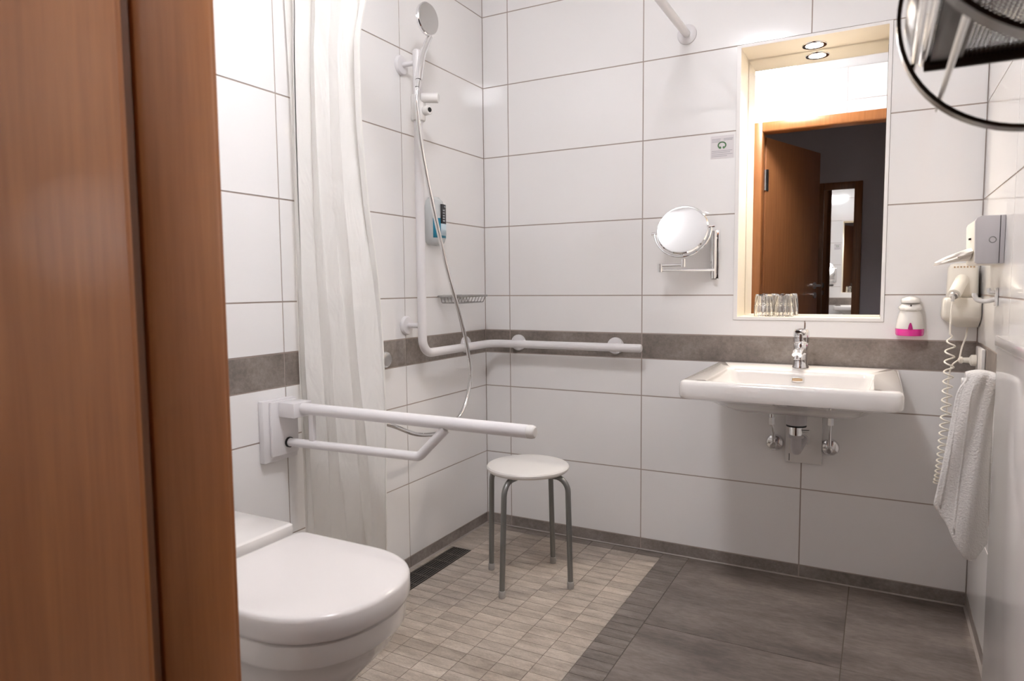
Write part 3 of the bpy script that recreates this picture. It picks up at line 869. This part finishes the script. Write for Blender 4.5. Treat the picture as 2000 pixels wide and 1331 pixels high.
def towel_pt(s_, t):
    """front flap: s_ 0..1 left to right, t 0..1 bar to hem"""
    zbot = lerp([(0, 0.572), (0.22, 0.540), (0.42, 0.490), (0.55, 0.462), (0.75, 0.452), (1.0, 0.490)], s_)
    ztop = TZ + 0.012 - 0.006 * (2 * s_ - 1) ** 2
    z = ztop + (zbot - ztop) * t
    xl = 1.709 - 0.040 * t ** 1.15 + 0.014 * max(0.0, 1 - t * 7) ** 2
    xr = 1.778 - 0.004 * math.sin(pi * t)
    x = xl + (xr - xl) * s_
    y = -0.846 - 0.010 * math.sin(pi * min(1, s_ * 1.05)) * (0.3 + 0.7 * t) + 0.030 * max(0, s_ - 0.72) ** 1.3 * 4 * t ** 0.3 + 0.004 * math.sin(11 * s_ + 6 * t) - 0.020 * t * (1 - s_)
    return (x, y, z)
NSx = 18
rows = []
for k in range(22, -1, -1):
    rows.append([towel_pt(i / NSx, k / 22.0) for i in range(NSx + 1)])
top = rows[-1]
for k in range(1, 8):
    a_ = pi * k / 8
    rows.append([(x, -0.83 + (y + 0.83) * math.cos(a_), z + 0.012 * math.sin(a_)) for x, y, z in top])
for k in range(1, 17):
    t = k / 16.0
    rows.append([(x + 0.006 * t, -0.812 + 0.004 * math.sin(9 * i / NSx), z - 0.34 * t) for i, (x, y, z) in enumerate(top)])
mb = MB()
mb.loft(rows, False, False, ring=False)
tb = mb.build('terry_cloth', 'towel', tw, angle=180)
md = tb.modifiers.new('solid', 'SOLIDIFY'); md.thickness = 0.007; md.offset = 0
md = tb.modifiers.new('sub', 'SUBSURF'); md.levels = 1; md.render_levels = 2
for s0 in (0.10, 0.36):
    rws = []
    for ds in (-0.022, 0.022):
        rws.append([Vector(towel_pt(s0 + ds, k / 24.0)) + Vector((0, -0.0026, 0)) for k in range(1, 24)])
    o = MB().loft(rws, False, False, ring=False).build('woven_band', 'towel', tw, angle=180)
    md = o.modifiers.new('solid', 'SOLIDIFY'); md.thickness = 0.003; md.offset = 0

# ------------------------------------------------------------------ low cabinet against right wall
cb = thing('low_cabinet', 'glossy white low cabinet against the right wall near the door', 'cabinet', (1.79, -1.4, 0))
XF, YE = 1.762, -0.925
MB().box(XF + 0.004, WX - 0.0005, -1.62, YE - 0.004, 0.0, 0.942).build('body', 'cabinet', cb, bevel=0.003)
MB().box(XF, WX - 0.0005, -1.625, YE, 0.9422, 0.963).build('top_board', 'cabinet', cb, bevel=0.003)

# ------------------------------------------------------------------ round rack near the door, right wall
rk = thing('round_wall_rack', 'dark chrome rack of two rings with mesh shelf on the right wall', 'rack', (1.69, -1.86, 1.24))
RXC, RZC, RR = 1.694, 1.372, 0.1335
Y1, Y2 = -1.705, -2.012
def hoop(y, w_, r0, r1):
    n_ = 72
    sec = [(r0, y - w_), (r1, y - w_), (r1, y + w_), (r0, y + w_)]
    loops = [[(RXC + r * math.cos(2 * pi * k / n_), yy, RZC + r * math.sin(2 * pi * k / n_)) for r, yy in sec] for k in range(n_)]
    mb = MB()
    mb.loft(loops + [loops[0]], False, False)
    return mb
for y in (Y1, Y2):
    hoop(y, 0.011, RR - 0.002, RR + 0.0025).build('ring', 'darkchrome', rk, angle=50)
zs_ = 1.322
xa = RXC - math.sqrt(RR ** 2 - (zs_ - RZC) ** 2) + 0.016
xb = RXC + math.sqrt(RR ** 2 - (zs_ - RZC) ** 2) - 0.006
MB().box(xa, xb, Y1 - 0.004, Y1 + 0.004, zs_ - 0.010, zs_ + 0.008).build('shelf_edge', 'darkchrome', rk, bevel=0.002)
MB().box(xa, xb, Y2 - 0.004, Y2 + 0.004, zs_ - 0.010, zs_ + 0.008).build('shelf_edge', 'darkchrome', rk, bevel=0.002)
MB().cyl((xa, Y1, zs_), (xa, Y2, zs_), 0.0045, 12).build('shelf_rod', 'chrome', rk)
MB().box(xa + 0.006, xa + 0.036, Y2, Y1, zs_ - 0.004, zs_ - 0.0022).build('shelf_strip', 'darkchrome', rk, smooth=False)
MB().cyl((xa - 0.009, Y1, zs_ - 0.004), (xa - 0.009, Y2, zs_ - 0.004), 0.0035, 12).build('shelf_rod', 'chrome', rk)
MB().cyl((xb, Y1, zs_), (xb, Y2, zs_), 0.0045, 12).build('shelf_rod', 'chrome', rk)
ms = MB()
x = xa + 0.006
while x < xb - 0.004:
    ms.box(x - 0.0009, x + 0.0009, Y2, Y1, zs_ - 0.001, zs_ + 0.0008)
    x += 0.0042
y = Y2 + 0.006
while y < Y1 - 0.004:
    ms.box(xa, xb, y - 0.0006, y + 0.0006, zs_ - 0.0002, zs_ + 0.0012)
    y += 0.0084
o = ms.build('shelf_mesh', 'darkchrome', rk, smooth=False)
o['kind'] = 'stuff'
# curved side sheet following the rings
sh = []
for t in [pi - 0.05 + 0.36 * k / 10 for k in range(11)]:
    pass
loopA = [(RXC + (RR - 0.006) * math.cos(t), Y1 - 0.004, RZC + (RR - 0.006) * math.sin(t)) for t in [pi + 0.08 + 0.26 * k / 16 for k in range(17)]]
loopB = [(x, Y2 + 0.004, z) for x, _, z in loopA]
o = MB().loft([loopA, loopB], False, False, ring=False).build('side_sheet', 'sheet', rk, angle=180)
md = o.modifiers.new('solid', 'SOLIDIFY'); md.thickness = 0.0012; md.offset = 0
rx, rz = 1.6045, 1.2865
MB().tube([(rx, Y1 + 0.075, rz - 0.004), (rx, Y1, rz - 0.004), (rx, Y2, rz - 0.004)], 0.003, 10, rad=[0.0014, 0.0032, 0.0032]).build('hanging_rod', 'satin', rk)
for y in (Y1, Y2):
    MB().box(WX - 0.006, WX - 0.0004, y - 0.012, y + 0.012, RZC - 0.03, RZC + 0.03).build('wall_bracket', 'darkchrome', rk, bevel=0.001)

# ------------------------------------------------------------------ toilet
TYC, THW = -1.622, 0.183
to = thing('toilet', 'white wall hung toilet with closed lid on the left wall', 'toilet', (0.35, TYC, 0.08))
def dsh(x0, x1, hw, z, n=26, nose=None, rb=0.02):
    """D-shaped loop: straight back at x0, round nose at x1"""
    nose = nose or hw * 1.06
    xs = x1 - nose
    pts = [(x0, TYC - hw + rb, z), (x0 + rb * 0.3, TYC - hw + rb * 0.3, z), (x0 + rb, TYC - hw, z)]
    for k in range(5):
        pts.append((x0 + rb + (xs - x0 - rb) * (k + 1) / 6, TYC - hw, z))
    for k in range(n + 1):
        a = -pi / 2 + pi * k / n
        c, s_ = math.cos(a), math.sin(a)
        pts.append((xs + nose * abs(c) ** 0.86, TYC + hw * math.copysign(abs(s_) ** 0.9, s_), z))
    for k in range(5):
        pts.append((xs + (x0 + rb - xs) * (k + 1) / 6, TYC + hw, z))
    pts += [(x0 + rb, TYC + hw, z), (x0 + rb * 0.3, TYC + hw - rb * 0.3, z), (x0, TYC + hw - rb, z)]
    return pts
X1 = 0.728
mb = MB()
mb.loft([dsh(0.001, 0.42, 0.105, 0.085), dsh(0.001, 0.46, 0.125, 0.10), dsh(0.001, 0.55, 0.148, 0.19), dsh(0.001, 0.63, 0.163, 0.28), dsh(0.001, 0.69, 0.172, 0.345), dsh(0.001, 0.703, 0.175, 0.374), dsh(0.001, 0.712, 0.178, 0.378), dsh(0.001, 0.716, 0.179, 0.384), dsh(0.001, 0.719, 0.180, 0.424), dsh(0.001, 0.712, 0.177, 0.427)])
mb.build('bowl', 'ceramic', to, angle=50)
mb = MB()
mb.loft([rrect(0.001, 0.292, TYC - 0.18, TYC + 0.18, 0.014, 0.4275), rrect(0.001, 0.300, TYC - 0.18, TYC + 0.18, 0.014, 0.485), rrect(0.003, 0.298, TYC - 0.178, TYC + 0.178, 0.012, 0.494), rrect(0.008, 0.292, TYC - 0.172, TYC + 0.172, 0.008, 0.498)])
mb.build('rear_ceramic_block', 'ceramic', to)
mb = MB()
mb.loft([dsh(0.318, X1 - 0.012, 0.176, 0.4285), dsh(0.312, X1 - 0.003, 0.182, 0.432), dsh(0.312, X1, 0.184, 0.440), dsh(0.313, X1 - 0.0, 0.1835, 0.472), dsh(0.3145, X1 - 0.0025, 0.1815, 0.4775), dsh(0.319, X1 - 0.0075, 0.177, 0.4805), dsh(0.326, X1 - 0.016, 0.170, 0.4815), dsh(0.36, X1 - 0.08, 0.12, 0.482)])
mb.build('lid', 'lidplastic', to, angle=50)
for s in (-1, 1):
    MB().cyl((0.306, TYC + s * 0.09 - 0.02, 0.455), (0.306, TYC + s * 0.09 + 0.02, 0.455), 0.006, 14).build('hinge', 'satin', to)

# ------------------------------------------------------------------ fold-down support rail
GY = -1.20
gr = thing('folding_grab_rail', 'white folding grab rail reaching over the toilet from left wall', 'grab rail', (0, GY, 0.57))
MB().box(0.0003, 0.020, -1.283, -1.157, 0.572, 0.752).build('wall_plate', 'rail', gr, bevel=0.003)
MB().box(0.0202, 0.030, -1.262, -1.160, 0.588, 0.748).build('hinge_housing', 'rail', gr, bevel=0.003)
MB().box(0.0302, 0.092, -1.236, -1.164, 0.702, 0.745).build('hinge_block', 'rail', gr, bevel=0.003)
MB().cyl((0.0922, GY, 0.7265), (0.820, GY, 0.7265), 0.0165, 28).build('upper_tube', 'rail', gr)
MB().lathe([(0.0165, 0), (0.0165, 0.010), (0.015, 0.016), (0.011, 0.019)], (0.8205, GY, 0.7265), (1, 0, 0), 28).build('end_cap', 'plastic', gr)
low = fillet([(0.0305, GY, 0.622), (0.500, GY, 0.630), (0.585, GY, 0.712)], 0.025, 8)
MB().tube(low, 0.0125, 20).build('lower_tube', 'rail', gr)
MB().cyl((0.0302, GY, 0.622), (0.036, GY, 0.622), 0.0155, 20).build('bushing', 'black', gr)
MB().box(0.1155, 0.1345, GY - 0.006, GY + 0.006, 0.632, 0.712).build('strut', 'rail', gr, bevel=0.002)

# ------------------------------------------------------------------ L-shaped shower grab rail
lr = thing('shower_grab_rail', 'white L shaped shower grab rail running around the tiled corner', 'grab rail', (0.07, -0.3, 0.81))
GX, GYV, GZ = 0.075, -0.585, 0.829
MB().tube(fillet([(GX, GYV, 1.905), (GX, GYV, GZ), (GX, -0.075, GZ), (0.730, -0.075, GZ)], 0.055, 10), 0.0165, 20).build('tube', 'rail', lr)
MB().lathe([(0.0165, 0), (0.0165, 0.008), (0.013, 0.013), (0.006, 0.015)], (0.7302, -0.075, GZ), (1, 0, 0), 24).build('end_cap', 'rail', lr)
MB().lathe([(0.0165, 0), (0.0165, 0.006), (0.012, 0.010)], (GX, GYV, 1.9052), (0, 0, 1), 24).build('end_cap', 'rail', lr)
def rosette(o, d, L):
    o, d = Vector(o), Vector(d)
    r = MB().lathe([(0.035, 0.0003), (0.035, 0.006), (0.031, 0.012), (0.018, 0.014)], o, d, 32).build('rosette', 'rail', lr)
    MB().cyl(o + d * 0.012, o + d * L, 0.0095, 18).build('standoff', 'rail', r)
rosette((0, GYV, 1.872), (1, 0, 0), GX)
rosette((0, GYV, 0.932), (1, 0, 0), GX)
rosette((0, -0.175, GZ), (1, 0, 0), GX)
rosette((0.168, 0, GZ), (0, -1, 0), 0.075)
rosette((0.612, 0, GZ), (0, -1, 0), 0.075)

# shower holder on the rail
hs = thing('shower_head_holder', 'white sliding shower holder clamped to the vertical rail', 'holder', (GX, GYV, 1.7))
MB().lathe([(0.0172, -0.045), (0.024, -0.045), (0.026, -0.04), (0.026, 0.04), (0.024, 0.045), (0.0172, 0.045), (0.0172, -0.045)], (GX, GYV, 1.712), (0, 0, 1), 28, cap=False).build('clamp', 'plastic', hs)
MB().cyl((GX + 0.018, GYV - 0.004, 1.745), (GX + 0.075, GYV + 0.02, 1.742), 0.017, 24, 0.003).build('cradle', 'plastic', hs)
MB().lathe([(0.0145, 0), (0.0165, 0.01), (0.0165, 0.028), (0.014, 0.032)], (GX + 0.02, GYV + 0.006, 1.700), (1, -0.25, 0), 24).build('clamp_knob', 'plastic', hs)
MB().lathe([(0.0085, 0.0322), (0.008, 0.0335), (0.001, 0.034)], (GX + 0.02, GYV + 0.006, 1.700), (1, -0.25, 0), 20).build('knob_cap', 'black', hs)

# hand shower with hose
ha = thing('hand_shower', 'chrome hand shower with hose hanging in the shower corner', 'shower', (0.13, -0.62, 0.55))
HXp = 0.13
def L(y, z, x=HXp): return Vector((x, y, z))
hp = smooth_path([L(-0.655, 1.785), L(-0.645, 1.825), L(-0.630, 1.875), L(-0.612, 1.915, 0.135), L(-0.600, 1.945, 0.142)], 6)
MB().tube(hp, 0.0115, 18, rad=[0.0125 - 0.0015 * k / (len(hp) - 1) for k in range(len(hp))]).build('handle', 'chrome', ha)
hn = Vector((0.93, -0.14, 0.02)).normalized()
hc = Vector((0.142, -0.615, 1.998))
hr = 0.055
a1 = Vector((0, 0, 1)); a1 = (a1 - hn * a1.dot(hn)).normalized(); b1 = hn.cross(a1)
def hl2(r, h, n=40): return [hc + hn * h + (a1 * math.cos(2 * pi * k / n) * 1.02 + b1 * math.sin(2 * pi * k / n) * 0.93) * r for k in range(n)]
MB().loft([hl2(0.02, -0.018), hl2(0.045, -0.013), hl2(hr, -0.004), hl2(hr, 0.004), hl2(hr - 0.003, 0.007)]).build('head', 'chrome', ha)
MB().loft([hl2(hr - 0.0035, 0.0072), hl2(hr - 0.004, 0.009), hl2(0.002, 0.0105)]).build('spray_face', 'satin', ha)
mb = MB()
MB().cyl(L(-0.664, 1.757), L(-0.656, 1.784), 0.0095, 16).build('hose_nut', 'chrome', ha)
hose = [L(-0.664, 1.757), L(-0.667, 1.69), L(-0.645, 1.555), L(-0.584, 1.368), L(-0.502, 1.151), L(-0.412, 0.956), L(-0.358, 0.813), L(-0.347, 0.71), L(-0.40, 0.596), L(-0.527, 0.539), L(-0.689, 0.552), L(-0.845, 0.614), L(-0.95, 0.66, 0.08), L(-0.98, 0.68, 0.035)]
MB().tube(smooth_path(hose, 10), 0.0078, 14).build('hose', 'chrome', ha)

# shower control on left wall
kn = thing('shower_control', 'round chrome shower control knob on the grey band', 'shower control', (0, -0.738, 0.820))
MB().lathe([(0.030, 0.0003), (0.030, 0.004), (0.028, 0.008)], (0, -0.738, 0.820), (1, 0, 0), 36).build('rosette', 'chrome', kn)
MB().lathe([(0.027, 0.0082), (0.028, 0.012), (0.028, 0.028), (0.026, 0.031)], (0, -0.738, 0.820), (1, 0, 0), 36).build('knob', 'chrome', kn)
MB().lathe([(0.0235, 0.0312), (0.0235, 0.034), (0.021, 0.035)], (0, -0.738, 0.820), (1, 0, 0), 36).build('push_button', 'satin', kn)
he = thing('hose_outlet', 'chrome hose outlet on the left wall behind the curtain', 'outlet', (0, -0.985, 0.68))
MB().lathe([(0.028, 0.0003), (0.028, 0.006), (0.02, 0.010), (0.0125, 0.012), (0.0125, 0.03), (0.010, 0.034)], (0, -0.985, 0.68), (1, 0, 0), 28).build('elbow', 'chrome', he)

# wall gel dispenser
gd = thing('shower_gel_dispenser', 'clear wall gel dispenser with black and teal label in shower', 'dispenser', (0, -0.40, 1.235))
def gl(w_, d_, z, n=16): return [(0.0005 + d_ * abs(math.sin(pi * k / n)) ** 0.7, -0.404 + w_ * math.cos(pi * k / n), z) for k in range(n + 1)]
MB().loft([gl(0.028, 0.030, 1.236), gl(0.045, 0.045, 1.246), gl(0.050, 0.050, 1.262), gl(0.050, 0.050, 1.345), gl(0.048, 0.048, 1.38), gl(0.040, 0.042, 1.405), gl(0.022, 0.03, 1.420)]).build('bottle', 'glassplastic', gd, angle=60)
def gpatch(name, mat, w0, w1, z0, z1, off):
    rows = []
    for z in (z0, z1):
        rows.append([(0.0005 + 0.050 * abs(math.sin(t)) ** 0.7 + off, -0.404 + (0.050 + off) * math.cos(t), z) for t in [w0 + (w1 - w0) * k / 10 for k in range(11)]])
    o = MB().loft(rows, False, False, ring=False).build(name, mat, gd, angle=180)
    m_ = o.modifiers.new('solid', 'SOLIDIFY'); m_.thickness = 0.0008; m_.offset = 1
gpatch('teal_label', 'teal', 0.95, 2.55, 1.263, 1.338, 0.001)
gpatch('black_label', 'blacklabel', 1.0, 1.85, 1.318, 1.392, 0.0022)
gpatch('white_label', 'paleblue', 1.0, 1.85, 1.272, 1.3175, 0.0022)
for k in range(5):
    gpatch('label_print', 'labelprint', 1.35, 1.62, 1.326 + k * 0.010, 1.3315 + k * 0.010, 0.0032)
gpatch('label_print', 'labelprint', 1.15, 1.45, 1.380, 1.385, 0.0032)

# wire soap basket
sb = thing('wire_soap_basket', 'small chrome wire soap basket on the left wall near corner', 'soap basket', (0.06, -0.23, 1.005))
Y0b, Y1b, XB = -0.392, -0.150, 0.105
MB().box(0.0003, 0.006, -0.34, -0.20, 1.022, 1.042).build('wall_plate', 'satin', sb, bevel=0.002)
def rloop(x0, x1, y0, y1, z, r): return [Vector(p) for p in rrect(x0, x1, y0, y1, r, z, 5)]
MB().tube(rloop(0.007, XB, Y0b, Y1b, 1.036, 0.02), 0.0042, 10, True).build('top_rim', 'wire', sb)
MB().tube(rloop(0.015, XB - 0.012, Y0b + 0.02, Y1b - 0.02, 1.010, 0.015), 0.0022, 8, True).build('bottom_rim', 'wire', sb)
for k in range(9):
    y = Y0b + 0.025 + (Y1b - Y0b - 0.05) * k / 8
    MB().tube(fillet([(0.010, y, 1.036), (0.016, y, 1.010), (XB - 0.013, y, 1.010), (XB - 0.001, y, 1.036)], 0.006, 4), 0.0016, 7).build('wire', 'wire', sb)

# ------------------------------------------------------------------ stool
SX, SY, SZ = 0.444, -0.464, 0.432
stl = thing('shower_stool', 'round white shower stool with four grey steel legs', 'stool', (SX, SY, 0))
MB().lathe([(0.128, -0.024), (0.142, -0.022), (0.149, -0.014), (0.1495, -0.008), (0.146, -0.003), (0.137, 0.0), (0.06, 0.0008), (0.001, 0.001)], (SX, SY, SZ), (0, 0, 1), 64).build('seat', 'stoolseat', stl)
for fxy in ((0.280, -0.453), (0.431, -0.643), (0.462, -0.290), (0.612, -0.467)):
    d = Vector((fxy[0] - SX, fxy[1] - SY, 0)); d.normalize()
    foot = Vector((fxy[0], fxy[1], 0))
    kn_ = Vector((SX, SY, 0)) + d * 0.158 + Vector((0, 0, SZ - 0.034))
    inn = Vector((SX, SY, 0)) + d * 0.045 + Vector((0, 0, SZ - 0.034))
    pth = fillet([foot + Vector((0, 0, 0.012)), kn_, inn], 0.05, 8)
    MB().tube(pth, 0.0098, 14).build('leg', 'silverpaint', stl)
    MB().cyl(foot, foot + Vector((0, 0, 0.026)), 0.0118, 18, 0.002).build('rubber_foot', 'rubber', stl)
MB().cyl((SX, SY, SZ - 0.045), (SX, SY, SZ - 0.0245), 0.06, 24).build('hub', 'silverpaint', stl)

# ------------------------------------------------------------------ floor drain
fd = thing('linear_floor_drain', 'dark slotted linear floor drain along the left wall', 'drain', (0.067, -0.545, 0))
D0, D1, E0, E1 = 0.026, 0.110, -0.762, -0.328
MB().box(D0, D1, E0, E1, -0.0012, -0.0006).build('channel', 'black', fd, smooth=False)
for a in ((D0, D0 + 0.006, E0, E1), (D1 - 0.006, D1, E0, E1), (D0, D1, E0, E0 + 0.005), (D0, D1, E1 - 0.005, E1)):
    MB().box(a[0], a[1], a[2], a[3], -0.0005, 0.0022).build('rim', 'drain', fd, smooth=False)
for k in range(6):
    x = D0 + 0.014 + k * 0.0112
    MB().box(x - 0.0022, x + 0.0022, E0 + 0.005, E1 - 0.005, -0.0004, 0.0018).build('grate_bar', 'drain', fd, smooth=False)
for k in range(5):
    y = E0 + 0.07 + k * 0.073
    MB().box(D0 + 0.006, D1 - 0.006, y - 0.004, y + 0.004, -0.0005, 0.0014).build('cross_bar', 'drain', fd, smooth=False)

# ------------------------------------------------------------------ curtain rod and curtain
rdx, rdz, RY = 0.888, 2.005, -1.125
rd = thing('shower_curtain_rod', 'white angled shower curtain rod fixed to the back wall', 'curtain rod', (rdx, 0, rdz))
MB().tube(fillet([(rdx, -0.0065, rdz), (rdx, RY, rdz), (0.0065, RY, rdz)], 0.08, 8), 0.0145, 20).build('tube', 'rail', rd)
MB().lathe([(0.036, 0.0003), (0.036, 0.006), (0.030, 0.011), (0.017, 0.013)], (rdx, 0, rdz), (0, -1, 0), 32).build('flange', 'rail', rd)
MB().lathe([(0.036, 0.0003), (0.036, 0.006), (0.030, 0.011), (0.017, 0.013)], (0, RY, rdz), (1, 0, 0), 32).build('flange', 'rail', rd)
cu = thing('shower_curtain', 'white fabric shower curtain gathered beside the toilet', 'curtain', (0.15, RY, 0.1))
NS, NZ = 150, 60
ZT, ZB = 1.972, 0.07
rows = []
for j in range(NZ + 1):
    t = j / NZ
    z = ZT + (ZB - ZT) * t
    row = []
    wx1 = lerp([(2.1, 0.34), (1.858, 0.313), (1.741, 0.283), (1.52, 0.276), (1.307, 0.278), (1.076, 0.294), (0.872, 0.302), (0.651, 0.312), (0.0, 0.320)], z)
    wx0 = 0.010
    for i in range(NS + 1):
        s_ = i / NS
        # folds broaden and drift downwards
        ph = 2 * pi * (3.6 * s_ + 0.35 * math.sin(2.0 * t + 2.5 * s_) - 0.30 * t)
        amp = 0.034 * (0.55 + 0.45 * math.sin(5 * s_ + 1.5 + 1.1 * t)) * (1 - 0.25 * t)
        x = wx0 + (wx1 - wx0) * s_ + 0.008 * math.sin(2 * ph) * max(0.0, min(1.0, (1 - s_) * 8))
        y = RY + 0.024 * (s_ - 0.75) - 0.0 + (0.004 if s_ < 0.05 else 1) * 0 + min(1, 0.35 + 3 * s_) * amp * math.sin(ph) + 0.006 * math.sin(23 * s_ + 9 * t) * t
        yw = 0.020
        # keep clear of the folding rail at y=-1.2 and the wall
        y = max(y, -1.176 if x > 0.11 else -1.152)
        x = max(x, 0.010)
        row.append((x, y, z + 0.004 * math.sin(ph) * (t > 0.98)))
    rows.append(row)
mb = MB()
mb.loft(rows, False, False, ring=False)
mb.build('cloth', 'curtain', cu, angle=180)
# side hem
hem = []
for j in range(NZ + 1):
    p = Vector(rows[j][-1])
    hem.append([p + Vector((-0.016, -0.0025, 0)), p + Vector((0.001, -0.0025 + 0.0006 * math.sin(j * 2.3), 0)), p + Vector((0.002, 0.0015, 0)), p + Vector((-0.016, 0.0015, 0))])
MB().loft(hem).build('side_hem', 'curtain', cu, angle=60)
for k in range(9):
    xx = 0.03 + k * 0.030
    MB().tube(arc((xx, RY, rdz - 0.012), 0.028, 0, 2 * pi, 20, (0, 1, 0), (0, 0, 1))[:-1], 0.0018, 6, True).build('ring', 'plastic', cu)
